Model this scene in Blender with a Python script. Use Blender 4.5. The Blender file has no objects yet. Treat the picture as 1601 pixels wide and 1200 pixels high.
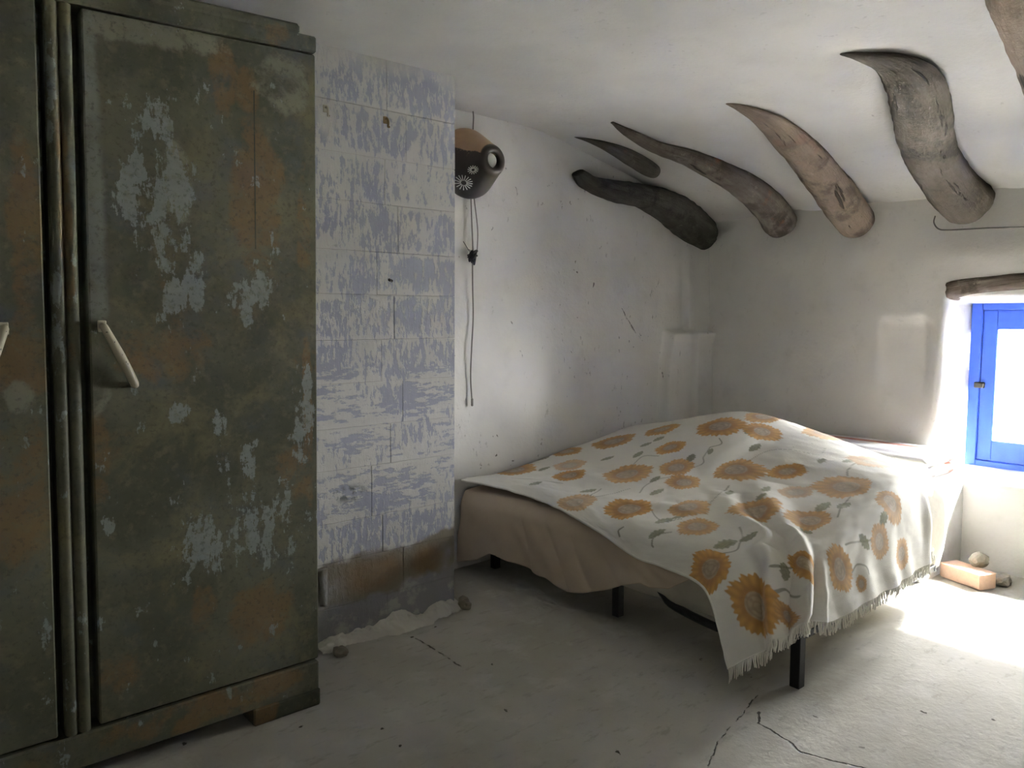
import bpy, bmesh, math, random
import numpy as np
from mathutils import Vector, Matrix

random.seed(7)
np.random.seed(7)
S = bpy.context.scene
COL = S.collection

# ------------------------------------------------------------------ camera
cam_d = bpy.data.cameras.new('camera')
cam_d.sensor_width = 36.0
cam_d.lens = 1200.0 / 1601.0 * 36.0
cam_d.clip_start = 0.02
cam = bpy.data.objects.new('camera', cam_d)
COL.objects.link(cam)
YAW = math.radians(49.7)
PITCH = math.atan(104 / 1200.0)
fwd = Vector((math.cos(YAW) * math.cos(PITCH), math.sin(YAW) * math.cos(PITCH), -math.sin(PITCH)))
cam.location = (0, 0, 1.3)
cam.rotation_euler = fwd.to_track_quat('-Z', 'Y').to_euler()
S.camera = cam

# ------------------------------------------------------------------ light
SKY_STRENGTH = 45.0
SUN_STRENGTH = 1550.0
world = bpy.data.worlds.new('world')
S.world = world
world.use_nodes = True
wn = world.node_tree.nodes
wn['Background'].inputs[0].default_value = (1.0, 0.985, 0.955, 1)
wn['Background'].inputs[1].default_value = SKY_STRENGTH

sun_d = bpy.data.lights.new('sun', 'SUN')
sun_d.energy = SUN_STRENGTH
sun_d.angle = math.radians(34.0)        # sun behind bright haze
sun_d.color = (1.0, .975, .93)
sun = bpy.data.objects.new('sun', sun_d)
sun.rotation_euler = Vector((-1, .03, -1.5)).to_track_quat('-Z', 'Y').to_euler()
COL.objects.link(sun)

def portal(name, loc, rot, sx, sy):
    d = bpy.data.lights.new(name, 'AREA')
    d.shape = 'RECTANGLE'; d.size = sx; d.size_y = sy
    d.cycles.is_portal = True
    o = bpy.data.objects.new(name, d)
    o.location = loc; o.rotation_euler = rot
    COL.objects.link(o)
portal('window_portal', (4.86, 1.16, 0.93), (0, math.radians(90), 0), 1.0, 0.9)

vs = S.view_settings
vs.view_transform = 'Standard'
vs.look = 'None'
vs.gamma = 1.0
vs.use_curve_mapping = False
vs.exposure = 1.68

# ------------------------------------------------------------------ numpy helpers
def _hash(ix, iy, seed):
    h = (ix.astype(np.int64) * 374761393 + iy.astype(np.int64) * 668265263 + seed * 1442695041) & 0x7fffffff
    h = ((h ^ (h >> 13)) * 1274126177) & 0x7fffffff
    h = h ^ (h >> 16)
    return (h & 0xffff) / 65535.0

def vnoise(x, y, seed=0):
    x = np.asarray(x, float); y = np.asarray(y, float)
    x, y = np.broadcast_arrays(x, y)
    ix = np.floor(x); iy = np.floor(y)
    fx = x - ix; fy = y - iy
    fx = fx * fx * (3 - 2 * fx); fy = fy * fy * (3 - 2 * fy)
    a = _hash(ix, iy, seed); b = _hash(ix + 1, iy, seed)
    c = _hash(ix, iy + 1, seed); d = _hash(ix + 1, iy + 1, seed)
    return (a * (1 - fx) + b * fx) * (1 - fy) + (c * (1 - fx) + d * fx) * fy - 0.5

def fbm(x, y, seed=0, octv=4):
    v = 0; a = 1.0
    for k in range(octv):
        v = v + a * vnoise(np.asarray(x) * 2 ** k, np.asarray(y) * 2 ** k, seed + 17 * k)
        a *= 0.5
    return v

def sstep(a, b, x):
    t = np.clip((np.asarray(x, float) - a) / (b - a), 0, 1)
    return t * t * (3 - 2 * t)

def gauss(x, y, cx, cy, sx, sy):
    return np.exp(-((x - cx) / sx) ** 2 - ((y - cy) / sy) ** 2)

def catmull(P, n):
    """P (k, ...) control rows -> n rows"""
    P = np.asarray(P, float); k = len(P)
    t = np.linspace(0, k - 1, n)
    i = np.minimum(t.astype(int), k - 2); f = (t - i).reshape((-1,) + (1,) * (P.ndim - 1))
    g = lambda j: P[np.clip(j, 0, k - 1)]
    p0 = np.where((i == 0).reshape(f.shape), 2 * g(i) - g(i + 1), g(i - 1))
    p3 = np.where((i == k - 2).reshape(f.shape), 2 * g(i + 1) - g(i), g(i + 2))
    p1, p2 = g(i), g(i + 1)
    return 0.5 * (2 * p1 + (p2 - p0) * f + (2 * p0 - 5 * p1 + 4 * p2 - p3) * f ** 2 + (3 * p1 - p0 - 3 * p2 + p3) * f ** 3)

# ------------------------------------------------------------------ object helpers
def link(o, parent=None):
    COL.objects.link(o)
    if parent is not None:
        o.parent = parent
    return o

def mesh_np(name, V, F, mat=None, parent=None, smooth=True):
    V = np.asarray(V, float).reshape(-1, 3)
    me = bpy.data.meshes.new(name)
    if isinstance(F, np.ndarray):
        nf, k = F.shape
        me.vertices.add(len(V)); me.vertices.foreach_set('co', V.ravel())
        me.loops.add(nf * k); me.loops.foreach_set('vertex_index', F.ravel().astype(np.int32))
        me.polygons.add(nf)
        me.polygons.foreach_set('loop_start', np.arange(0, nf * k, k, dtype=np.int32))
        me.update(calc_edges=True); me.validate()
    else:
        me.from_pydata([tuple(v) for v in V], [], F); me.update()
    me.polygons.foreach_set('use_smooth', np.full(len(me.polygons), smooth))
    if mat: me.materials.append(mat)
    return link(bpy.data.objects.new(name, me), parent)

def grid_faces(nu, nv, keep=None, wrap_v=False):
    i, j = np.meshgrid(np.arange(nu - 1), np.arange(nv if wrap_v else nv - 1), indexing='ij')
    j2 = (j + 1) % nv
    F = np.stack([i * nv + j, (i + 1) * nv + j, (i + 1) * nv + j2, i * nv + j2], -1).reshape(-1, 4)
    if keep is not None: F = F[keep.reshape(-1)]
    return F

def bm_obj(name, bm, mat, parent=None, smooth=False):
    bmesh.ops.recalc_face_normals(bm, faces=bm.faces)
    me = bpy.data.meshes.new(name); bm.to_mesh(me); bm.free()
    for p in me.polygons: p.use_smooth = smooth
    if mat: me.materials.append(mat)
    return link(bpy.data.objects.new(name, me), parent)

def bm_box(bm, x0, x1, y0, y1, z0, z1, bev=0.0, seg=1):
    r = bmesh.ops.create_cube(bm, size=1.0)
    vs_ = r['verts']
    for v in vs_:
        v.co = Vector((x0 + (v.co.x + .5) * (x1 - x0), y0 + (v.co.y + .5) * (y1 - y0), z0 + (v.co.z + .5) * (z1 - z0)))
    if bev > 0:
        ed = list({e for v in vs_ for e in v.link_edges})
        bmesh.ops.bevel(bm, geom=ed, offset=bev, segments=seg, affect='EDGES', profile=0.6)

def box(name, x0, x1, y0, y1, z0, z1, mat, parent=None, bev=0.0, seg=1):
    bm = bmesh.new(); bm_box(bm, x0, x1, y0, y1, z0, z1, bev, seg)
    return bm_obj(name, bm, mat, parent)

def tube_np(P, R, ns=10, closed_caps=True):
    """P (n,3) path, R radii -> verts, faces"""
    P = np.asarray(P, float); n = len(P); R = np.broadcast_to(np.asarray(R, float), (n,))
    T = np.gradient(P, axis=0); T /= np.linalg.norm(T, axis=1)[:, None] + 1e-12
    up = np.array([0, 0, 1.0])
    if abs(T[0] @ up) > .95: up = np.array([1.0, 0, 0])
    N = np.zeros_like(P); n0 = np.cross(T[0], up); n0 /= np.linalg.norm(n0)
    for i in range(n):
        n0 = n0 - T[i] * (n0 @ T[i]); n0 /= np.linalg.norm(n0); N[i] = n0
    B = np.cross(T, N)
    a = np.linspace(0, 2 * math.pi, ns, endpoint=False)
    V = P[:, None] + R[:, None, None] * (N[:, None] * np.cos(a)[None, :, None] + B[:, None] * np.sin(a)[None, :, None])
    F = [tuple(f) for f in grid_faces(n, ns, wrap_v=True)]
    V = V.reshape(-1, 3)
    if closed_caps:
        F.append(tuple(range(ns))[::-1]); F.append(tuple(range((n - 1) * ns, n * ns)))
    return V, F

def tube(name, P, R, mat, parent=None, ns=10, n=None, smooth=True):
    P = np.asarray(P, float)
    if n:
        P = catmull(P, n)
        if not np.isscalar(R): R = catmull(np.asarray(R, float), n)
    V, F = tube_np(P, R, ns)
    return mesh_np(name, V, F, mat, parent, smooth)

def empty(name, loc=(0, 0, 0)):
    o = bpy.data.objects.new(name, None); o.empty_display_size = .1
    o.location = loc
    return link(o)

def tag(o, label=None, cat=None, group=None, kind=None):
    if label: o['label'] = label
    if cat: o['category'] = cat
    if group: o['group'] = group
    if kind: o['kind'] = kind
    return o

# ------------------------------------------------------------------ material helpers
class NT:
    def __init__(s, name, rough=.9, spec=.2):
        s.m = bpy.data.materials.new(name); s.m.use_nodes = True
        s.t = s.m.node_tree; s.b = s.t.nodes['Principled BSDF']
        s.b.inputs['Roughness'].default_value = rough
        s.b.inputs['Specular IOR Level'].default_value = spec
        s._pos = None
    def n(s, typ, **kw):
        nd = s.t.nodes.new(typ)
        for k, v in kw.items(): setattr(nd, k, v)
        return nd
    def put(s, sock, v):
        if v is None: return
        if isinstance(v, bpy.types.NodeSocket): s.t.links.new(v, sock)
        elif isinstance(v, (tuple, list)) and len(v) == 3 and sock.type == 'RGBA': sock.default_value = (*v, 1)
        else: sock.default_value = v
    def pos(s):
        if s._pos is None: s._pos = s.n('ShaderNodeNewGeometry').outputs['Position']
        return s._pos
    def xyz(s, v=None):
        nd = s.n('ShaderNodeSeparateXYZ'); s.put(nd.inputs[0], v or s.pos()); return nd.outputs
    def attr(s, name, out='Vector'):
        return s.n('ShaderNodeAttribute', attribute_name=name).outputs[out]
    def scale(s, v, sc):
        nd = s.n('ShaderNodeVectorMath', operation='MULTIPLY'); s.put(nd.inputs[0], v); nd.inputs[1].default_value = sc
        return nd.outputs[0]
    def add(s, v, off):
        nd = s.n('ShaderNodeVectorMath', operation='ADD'); s.put(nd.inputs[0], v); s.put(nd.inputs[1], off)
        return nd.outputs[0]
    def noise(s, sc=5., det=4., rough=.55, v=None, out='Fac', dist=0., stretch=None):
        nd = s.n('ShaderNodeTexNoise')
        v = v if v is not None else s.pos()
        if stretch: v = s.scale(v, stretch)
        s.put(nd.inputs['Vector'], v)
        nd.inputs['Scale'].default_value = sc; nd.inputs['Detail'].default_value = det
        nd.inputs['Roughness'].default_value = rough; nd.inputs['Distortion'].default_value = dist
        return nd.outputs[out]
    def vor(s, sc=5., v=None, out='Distance', feature='F1', rnd=1.):
        nd = s.n('ShaderNodeTexVoronoi', feature=feature)
        s.put(nd.inputs['Vector'], v if v is not None else s.pos())
        nd.inputs['Scale'].default_value = sc; nd.inputs['Randomness'].default_value = rnd
        return nd.outputs[out]
    def math(s, op, a, b=None, c=None, clamp=False):
        nd = s.n('ShaderNodeMath', operation=op, use_clamp=clamp)
        for k, v in enumerate((a, b, c)):
            if v is not None: s.put(nd.inputs[k], v)
        return nd.outputs[0]
    def step(s, v, a, b):
        nd = s.n('ShaderNodeMapRange', interpolation_type='SMOOTHSTEP')
        s.put(nd.inputs[0], v); nd.inputs[1].default_value = a; nd.inputs[2].default_value = b
        return nd.outputs[0]
    def mul(s, *a):
        r = a[0]
        for b in a[1:]: r = s.math('MULTIPLY', r, b)
        return r
    def mx(s, *a):
        r = a[0]
        for b in a[1:]: r = s.math('MAXIMUM', r, b)
        return r
    def mix(s, f, a, b):
        nd = s.n('ShaderNodeMix', data_type='RGBA')
        s.put(nd.inputs[0], f); s.put(nd.inputs[6], a); s.put(nd.inputs[7], b)
        return nd.outputs[2]
    def blob(s, c, r, v=None):
        """soft ellipsoid mask around c with radii r"""
        d = s.n('ShaderNodeVectorMath', operation='SUBTRACT'); s.put(d.inputs[0], v or s.pos()); d.inputs[1].default_value = c
        q = s.scale(d.outputs[0], tuple(1. / k for k in r))
        l = s.n('ShaderNodeVectorMath', operation='LENGTH'); s.put(l.inputs[0], q)
        return s.step(l.outputs['Value'], 1.0, 0.35)
    def polyline(s, pts, warp=.02, wscale=14.):
        """distance to a chain of segments"""
        v = s.pos()
        if warp:
            w = s.noise(wscale, 3, .6, out='Color')
            q = s.add(w, (-.5, -.5, -.5)); q = s.scale(q, (warp * 2,) * 3); v = s.add(v, q)
        best = None
        for a, b in zip(pts[:-1], pts[1:]):
            a = Vector(a); d = Vector(b) - a
            sub = s.add(v, tuple(-a))
            dt = s.n('ShaderNodeVectorMath', operation='DOT_PRODUCT'); s.put(dt.inputs[0], sub); dt.inputs[1].default_value = d / d.length_squared
            t = s.math('MULTIPLY', dt.outputs['Value'], 1., clamp=True)
            sc = s.n('ShaderNodeVectorMath', operation='SCALE'); sc.inputs[0].default_value = d; s.put(sc.inputs['Scale'], t)
            ds = s.n('ShaderNodeVectorMath', operation='DISTANCE'); s.put(ds.inputs[0], sub); s.put(ds.inputs[1], sc.outputs[0])
            best = ds.outputs['Value'] if best is None else s.math('MINIMUM', best, ds.outputs['Value'])
        return best
    def bump(s, h, strength=.5, dist=.01):
        nd = s.n('ShaderNodeBump'); s.put(nd.inputs['Height'], h)
        nd.inputs['Strength'].default_value = strength; nd.inputs['Distance'].default_value = dist
        prev = s.b.inputs['Normal'].links
        if prev: s.put(nd.inputs['Normal'], prev[0].from_socket)
        s.put(s.b.inputs['Normal'], nd.outputs[0])
    def col(s, c): s.put(s.b.inputs['Base Color'], c)

def mat_plain(name, c, rough=.7, spec=.3, metal=0., var=.25, nsc=20.):
    k = NT(name, rough, spec)
    k.b.inputs['Metallic'].default_value = metal
    f = k.noise(nsc, 4)
    k.col(k.mix(f, tuple(q * (1 - var) for q in c), tuple(min(1, q * (1 + var)) for q in c)))
    k.bump(k.noise(nsc * 4, 3), .15, .003)
    return k.m

def mat_plaster(name, c=(.70, .685, .65), cracks=(), dirt=1.0, far=False):
    k = NT(name, .92, .15)
    big = k.noise(1.3, 3)
    med = k.noise(7., 5, .6)
    c1 = tuple(q * .88 for q in c); c2 = tuple(min(1, q * 1.06) for q in c)
    base = k.mix(k.step(big, .3, .7), c1, c2)
    base = k.mix(k.math('MULTIPLY', k.step(med, .52, .75), .18), base, (.52, .50, .45))
    # scattered grit and flaked specks
    sp = k.step(k.vor(9., feature='F1', v=k.add(k.pos(), k.scale(k.noise(20, 2, out='Color'), (.12,) * 3))), .10, .05)
    sp = k.mul(sp, k.step(k.noise(3., 2), .55, .68), dirt)
    base = k.mix(sp, base, (.16, .15, .13))
    flake = k.mul(k.step(k.noise(38., 4, .6, stretch=(1, 1, .5)), .63, .69), k.step(k.noise(2.2, 2), .46, .62), .6 * dirt)
    sp2 = k.mul(k.step(k.vor(17., v=k.add(k.scale(k.pos(), (1, 1, .55)), k.scale(k.noise(14, 3, out='Color'), (.10,) * 3))), .13, .07), k.step(k.noise(2.7, 3), .48, .6), .75 * dirt)
    flake = k.mx(flake, sp2)
    base = k.mix(flake, base, (.30, .28, .25))
    h = k.math('ADD', k.mul(med, .5), k.mul(k.noise(45., 4, .6), .25))
    for pts, w in cracks:
        d = k.polyline(pts)
        m = k.mul(k.step(d, w, w * .3), k.step(k.noise(16., 3), .36, .5))
        base = k.mix(k.mul(m, .8), base, (.12, .11, .10))
        h = k.math('SUBTRACT', h, k.mul(m, .8))
    k.col(base)
    k.bump(h, .55, .014)
    return k.m

# ------------------------------------------------------------------ materials
M = {}
M['ceiling'] = mat_plaster('ceiling_plaster', (.70, .69, .665), dirt=.35)
M['wall_far'] = mat_plaster('far_wall_plaster', (.85, .83, .79), dirt=.22)  # paler colour than left wall and ceiling, makes up for missing light
M['wall_left'] = mat_plaster('left_wall_plaster', (.78, .765, .73), cracks=[
    ([(3.30, 3.15, 1.50), (3.26, 3.15, 1.40), (3.20, 3.15, 1.26), (3.17, 3.15, 1.10)], .007),
    ([(3.55, 3.15, 1.35), (3.66, 3.15, 1.22), (3.80, 3.15, 1.12), (3.90, 3.15, 1.08), (3.96, 3.15, .90), (3.98, 3.15, .66)], .006),
    ([(2.66, 3.15, 1.28), (2.72, 3.15, 1.12), (2.82, 3.15, 1.0), (2.95, 3.15, .92)], .004)], dirt=1.0)
M['wall_plain'] = mat_plaster('plain_plaster', (.72, .705, .67), dirt=.3)
M['reveal'] = mat_plaster('reveal_plaster', (.80, .79, .77), dirt=.2)

def mat_floor():
    k = NT('concrete_floor', .85, .25)
    big = k.noise(1.1, 4); med = k.noise(6., 6, .62)
    c = k.mix(k.step(big, .3, .7), (.345, .328, .282), (.475, .462, .425))
    c = k.mix(k.mul(k.step(med, .5, .72), .45), c, (.54, .53, .50))
    c = k.mix(k.mul(k.step(k.noise(11., 6, .68, stretch=(1, 2.4, 1)), .54, .68), .5), c, (.28, .262, .23))
    sp = k.step(k.vor(7.5, v=k.add(k.pos(), k.scale(k.noise(30, 2, out='Color'), (.05,) * 3))), .075, .045)
    c = k.mix(k.mul(sp, k.step(k.noise(4.3, 2), .44, .54)), c, (.06, .055, .045))
    h = k.math('ADD', k.mul(med, .45), k.mul(k.noise(40., 4, .6), .2))
    for pts, w in [
        ([(2.20, 1.33, 0), (2.133, 1.29, 0), (2.111, 1.175, 0), (2.086, 1.118, 0), (2.116, 1.019, 0), (2.147, .967, 0), (2.16, .86, 0), (2.1, .7, 0)], .0055),
        ([(2.30, 1.40, 0), (2.12, 1.35, 0), (1.94, 1.313, 0), (1.80, 1.25, 0)], .003),
        ([(1.657, 2.56, 0), (1.657, 2.38, 0), (1.649, 2.24, 0)], .006)]:
        d = k.polyline(pts, .012, 20.)
        m = k.mul(k.step(d, w, w * .3), k.step(k.noise(14., 3), .3, .45))
        c = k.mix(k.mul(m, .85), c, (.05, .045, .04))
        h = k.math('SUBTRACT', h, m)
    k.col(c); k.bump(h, .75, .014)
    return k.m
M['floor'] = mat_floor()

def mat_block():
    """blue limewash worn through to white plaster, stained at the foot"""
    k = NT('worn_blue_limewash', .9, .15)
    x, y, z = k.xyz()
    v = k.noise(1., 6, .68, stretch=(46, 46, 13))
    hz = k.noise(1., 6, .68, stretch=(12, 12, 46))
    zone = k.mul(k.step(k.math('ABSOLUTE', k.math('SUBTRACT', z, .80)), .34, .26), k.step(k.noise(4., 2), .40, .52))
    f = k.mix(zone, v, hz)
    big = k.noise(3.6, 3)
    fine = k.noise(60., 3, .6)
    t = k.math('ADD', f, k.mul(k.math('SUBTRACT', big, .5), .42))
    t = k.math('ADD', t, k.mul(k.math('SUBTRACT', fine, .5), .22))
    jd = None
    for q in (.15, .333, .49, .70, .865, 1.04, 1.21, 1.39, 1.56, 1.75, 1.93, 2.12):
        e = k.math('ABSOLUTE', k.math('SUBTRACT', k.math('ADD', z, k.mul(k.math('SUBTRACT', fine, .5), .02)), q))
        jd = e if jd is None else k.math('MINIMUM', jd, e)
    jm = k.mul(k.step(jd, .030, .004), k.step(k.noise(8., 3), .36, .52))
    t = k.math('ADD', t, k.mul(jm, .10))
    white = k.step(t, .465, .545)
    blue = k.mix(k.noise(9., 3), (.285, .297, .372), (.365, .375, .44))
    c = k.mix(white, blue, k.mix(k.noise(12., 3), (.45, .447, .435), (.57, .565, .54)))
    # white filler close to the top edge
    c = k.mix(k.mul(k.step(k.math('ADD', z, k.mul(big, .3)), 2.36, 2.46), .8), c, (.56, .55, .52))
    dk = k.mul(k.step(k.noise(22., 5, .7), .66, .74), .4)
    c = k.mix(dk, c, (.19, .18, .18))
    # bare, damp foot of the pillar
    edge = k.math('ADD', z, k.mul(k.math('SUBTRACT', k.noise(7., 4), .5), .16))
    edge = k.math('SUBTRACT', edge, k.mul(k.math('SUBTRACT', x, 1.3), .06))
    bare = k.step(edge, .345, .315)
    bc = k.mix(k.step(k.noise(5., 4, .6), .42, .6), (.20, .175, .14), (.27, .265, .265))
    rust = k.mx(k.blob((1.56, 2.72, .25), (.21, .3, .11)), k.blob((1.82, 2.72, .25), (.13, .3, .10)))
    bc = k.mix(k.mul(rust, .85), bc, k.mix(k.noise(14., 4), (.10, .066, .032), (.26, .175, .09)))
    low = k.step(edge, .17, .13)
    bc = k.mix(low, bc, k.mix(k.step(k.noise(10., 5, .65), .5, .62), (.25, .252, .27), (.37, .365, .35)))
    c = k.mix(bare, c, bc)
    c = k.mix(k.blob((1.38, 2.72, .80), (.0001, .3, .1)), c, c)
    # little patches: filler at the upper left, scar lower down
    c = k.mix(k.mul(k.blob((1.39, 2.72, 2.05), (.06, .3, .09)), .8), c, (.55, .54, .49))
    c = k.mix(k.mul(k.blob((1.45, 2.72, .60), (.11, .3, .045)), k.step(k.noise(16., 3), .46, .56)), c, (.15, .16, .16))
    k.col(c)
    h = k.math('ADD', k.mul(white, .4), k.mul(k.noise(1., 3, .6, stretch=(70, 70, 14)), .35))
    k.bump(k.math('ADD', h, k.mul(fine, .3)), .5, .006)
    return k.m
M['block'] = mat_block()

def mat_wardrobe(name, flakes=(), rusts=(), tans=(), dark=1.0, strips=()):
    k = NT(name, .62, .3)
    x, y, z = k.xyz()
    big = k.noise(2.6, 5, .6)
    c = k.mix(k.step(big, .35, .65), (.060 * dark, .062 * dark, .040 * dark), (.105 * dark, .105 * dark, .072 * dark))
    bl = k.step(k.noise(5., 4, .6), .52, .7)
    c = k.mix(k.mul(bl, .6), c, (.070 * dark, .082 * dark, .085 * dark))
    tn = k.mul(k.step(k.noise(4., 6, .68, dist=.4), .5, .7), .6)
    c = k.mix(tn, c, (.17 * dark, .15 * dark, .075 * dark))
    streak = k.noise(1., 6, .70, stretch=(26, 26, 8))
    rn = k.noise(6., 7, .70, dist=.3)
    rq = k.mul(k.math('SUBTRACT', rn, .5), 2.3)
    rm = k.step(k.noise(3.1, 6, .68), .60, .72)
    for cc, r in rusts:
        r = tuple(q * 1.45 for q in r)
        rm = k.mx(rm, k.step(k.math('ADD', k.mul(k.blob(cc, r), .72), rq), .46, .80))
    c = k.mix(k.mul(rm, .55), c, k.mix(k.noise(16., 4), (.14, .075, .026), (.21, .125, .045)))
    for cc, r in tans:
        r = tuple(q * 1.3 for q in r)
        m = k.step(k.math('ADD', k.mul(k.blob(cc, r), .75), rq), .45, .8)
        c = k.mix(k.mul(m, .75), c, (.20, .195, .145))
    fm = k.mul(k.step(streak, .68, .72), k.step(k.noise(2.4, 2), .5, .6))
    sq = k.math('ADD', streak, k.mul(k.math('SUBTRACT', k.noise(13., 6, .7, v=k.add(k.pos(), (5, 5, 5))), .5), .95))
    for cc, r in flakes:
        r = tuple(q * 1.12 for q in r)
        fm = k.mx(fm, k.step(k.math('ADD', k.mul(k.blob(cc, r), .20), sq), .66, .71))
    c = k.mix(k.mul(fm, .8), c, k.mix(k.noise(30., 3), (.17, .19, .18), (.26, .285, .27)))
    for x0, x1, z0, z1 in strips:
        sm = k.mul(k.step(k.math('ADD', x, k.mul(k.math('SUBTRACT', rn, .5), .05)), x1, x1 - .02), k.step(x, x0 - .001, x0))
        sm = k.mul(sm, k.step(k.math('ADD', z, k.mul(k.math('SUBTRACT', rn, .5), .3)), z0, z0 + .06), k.step(k.noise(5., 5, .7), .36, .56))
        c = k.mix(k.mul(sm, .8), c, (.19, .20, .175))
    fine = k.noise(70., 4, .65)
    c = k.mix(k.mul(k.step(k.noise(28., 6, .72), .5, .68), .55), c, (.135, .125, .078))
    c = k.mix(k.mul(k.step(fine, .52, .68), .5), c, (.045, .042, .03))
    k.col(c)
    k.bump(k.math('ADD', k.math('SUBTRACT', k.mul(fine, .3), k.mul(fm, .5)), k.mul(streak, .3)), .35, .004)
    return k.m
wy = 2.32
M['ward_right'] = mat_wardrobe('worn_green_paint_right_door',
    strips=[(.452, .532, 1.27, 2.12)],
    flakes=[((.66, wy, 1.70), (.13, .3, .28)), ((.72, wy, 1.42), (.10, .3, .22)),
            ((.93, wy, 1.36), (.10, .3, .12)), ((.93, wy, .62), (.20, .3, .16)), ((.78, wy, .62), (.14, .3, .10)),
            ((1.08, wy, 1.05), (.05, .3, .25)), ((.82, wy, .92), (.035, .3, .22)), ((.70, wy, 1.02), (.05, .3, .05)),
            ((.90, wy, .78), (.03, .3, .20))],
    rusts=[((.86, wy, 2.0), (.05, .3, .14)), ((.93, wy, 1.98), (.05, .3, .09)), ((.95, wy, 1.68), (.10, .3, .30)), ((.66, wy, 1.20), (.16, .3, .10)),
           ((.475, wy, .95), (.045, .3, .20)), ((.93, wy, .36), (.16, .3, .12)), ((1.06, wy, .80), (.08, .3, .12)), ((1.1, wy, 1.55), (.03, .3, .25)),
           ((1.1, wy, .95), (.02, .3, .4)), ((.75, wy, .42), (.05, .3, .10))],
    tans=[((.48, wy, 1.08), (.055, .3, .075)), ((.60, wy, 2.10), (.35, .3, .07)), ((.72, wy, 1.68), (.06, .3, .14)), ((1.04, wy, 2.02), (.12, .3, .12))])
M['ward_left'] = mat_wardrobe('worn_green_paint_left_door',
    flakes=[((.25, wy, 1.9), (.05, .3, .2))],
    rusts=[((.33, wy, 1.2), (.10, .3, .12)), ((.34, wy, 1.5), (.05, .3, .3)), ((.28, wy, .85), (.1, .3, .25))],
    tans=[((.305, wy, 1.09), (.045, .3, .055))])
M['ward_frame'] = mat_wardrobe('worn_green_paint_frame',
    flakes=[((.40, wy, 1.9), (.03, .3, .3)), ((.40, wy, 1.2), (.02, .3, .3))],
    rusts=[((.7, wy, .11), (.25, .3, .06)), ((.95, wy, .12), (.12, .3, .05)), ((.43, wy, 1.5), (.02, .3, .4)), ((1.02, wy, 2.16), (.05, .3, .05))])
M['ward_foot'] = mat_wardrobe('dark_stained_foot', rusts=[((.93, wy, .04), (.05, .3, .06))], dark=.55)
def mat_wood_dark(name, c1, c2):
    k = NT(name, .85, .2)
    f = k.noise(1., 6, .65, stretch=(14, 5, 60))
    k.col(k.mix(f, c1, c2)); k.bump(f, .6, .01)
    return k.m

def mat_log(name, c1, c2, dark=(.035, .03, .026), red=.0):
    c2 = tuple(q * .85 for q in c2)
    k = NT(name, .9, .15)
    g = k.attr('grain')
    f = k.noise(1., 7, .68, v=k.scale(g, (5., 22., 1.)))
    fibre = k.noise(1., 5, .7, v=k.scale(g, (9., 90., 1.)))
    c = k.mix(k.step(f, .28, .72), c1, c2)
    bigp = k.noise(7., 5, .62)
    c = k.mix(k.mul(k.step(bigp, .50, .66), .85), c, tuple(q * .40 for q in c1))
    c = k.mix(k.mul(k.step(k.noise(3.2, 4, .6, v=k.add(k.pos(), (2, 8, 1))), .45, .62), .55), c, tuple(q * .75 for q in c1))
    c = k.mix(k.mul(k.step(k.noise(13., 6, .72, v=k.add(k.pos(), (3, 1, 7))), .60, .68), .45), c, tuple(min(.5, q * 1.45) for q in c2))
    if red > 0:
        c = k.mix(k.mul(k.step(k.noise(5., 4, .6, v=k.add(k.pos(), (9, 4, 2))), .58, .68), red), c, (.30, .13, .07))
    cr = k.mul(k.step(k.noise(1., 4, .6, v=k.scale(g, (2.2, 15., 1.)), dist=.3), .375, .345), 1.)
    c = k.mix(k.mul(cr, .85), c, dark)
    c = k.mix(k.mul(k.step(fibre, .55, .8), .35), c, dark)
    k.col(c)
    h = k.math('SUBTRACT', k.math('ADD', k.mul(fibre, .35), k.mul(f, .5)), k.mul(cr, .8))
    k.bump(k.math('ADD', k.math('ADD', h, k.mul(bigp, .5)), k.mul(k.noise(60., 5, .7), .35)), .9, .02)
    return k.m
M['log_grey'] = mat_log('weathered_grey_log', (.075, .062, .049), (.165, .145, .12))
M['log_pink'] = mat_log('pinkish_brown_log', (.22, .168, .125), (.36, .29, .232), red=.2)
M['log_mixed'] = mat_log('grey_brown_log', (.135, .112, .092), (.29, .255, .22), red=.6)
M['log_small'] = mat_log('small_dark_log', (.085, .076, .06), (.17, .158, .13), red=.4)
M['log_dark'] = mat_log('dark_bark_log', (.036, .034, .028), (.10, .095, .082))
M['lintel'] = mat_log('brown_lintel', (.075, .055, .043), (.36, .31, .265))

def mat_blanket():
    k = NT('sunflower_blanket_cloth', .9, .1)
    p = k.attr('print', 'Color')
    k.col(p)
    w = k.attr('weave')
    h = k.noise(1., 3, .6, v=k.scale(w, (260, 260, 1)))
    k.bump(k.math('ADD', k.mul(h, .5), k.mul(k.noise(1., 3, .6, v=k.scale(w, (18, 18, 1))), .6)), .35, .004)
    k.b.inputs['Sheen Weight'].default_value = .15
    return k.m
M['blanket'] = mat_blanket()
M['fringe'] = mat_plain('fringe_thread', (.80, .78, .71), .95, .1, var=.12)
M['sheet'] = mat_plain('beige_sheet_cloth', (.49, .405, .315), .95, .1, var=.12, nsc=9)
M['mattress'] = mat_plain('mattress_ticking', (.50, .47, .40), .95, .1, var=.2, nsc=14)
M['black_metal'] = mat_plain('black_painted_steel', (.012, .012, .014), .45, .4)
M['ivory'] = None
def mat_handle():
    k = NT('chipped_ivory_paint', .45, .4)
    m = k.step(k.noise(55., 3, .6), .64, .67)
    k.col(k.mix(m, k.mix(k.noise(20., 3), (.36, .33, .24), (.50, .47, .37)), (.05, .045, .04)))
    return k.m
M['ivory'] = mat_handle()
M['blue'] = mat_plain('blue_window_paint', (.045, .12, .58), .5, .4, var=.2, nsc=12)
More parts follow.
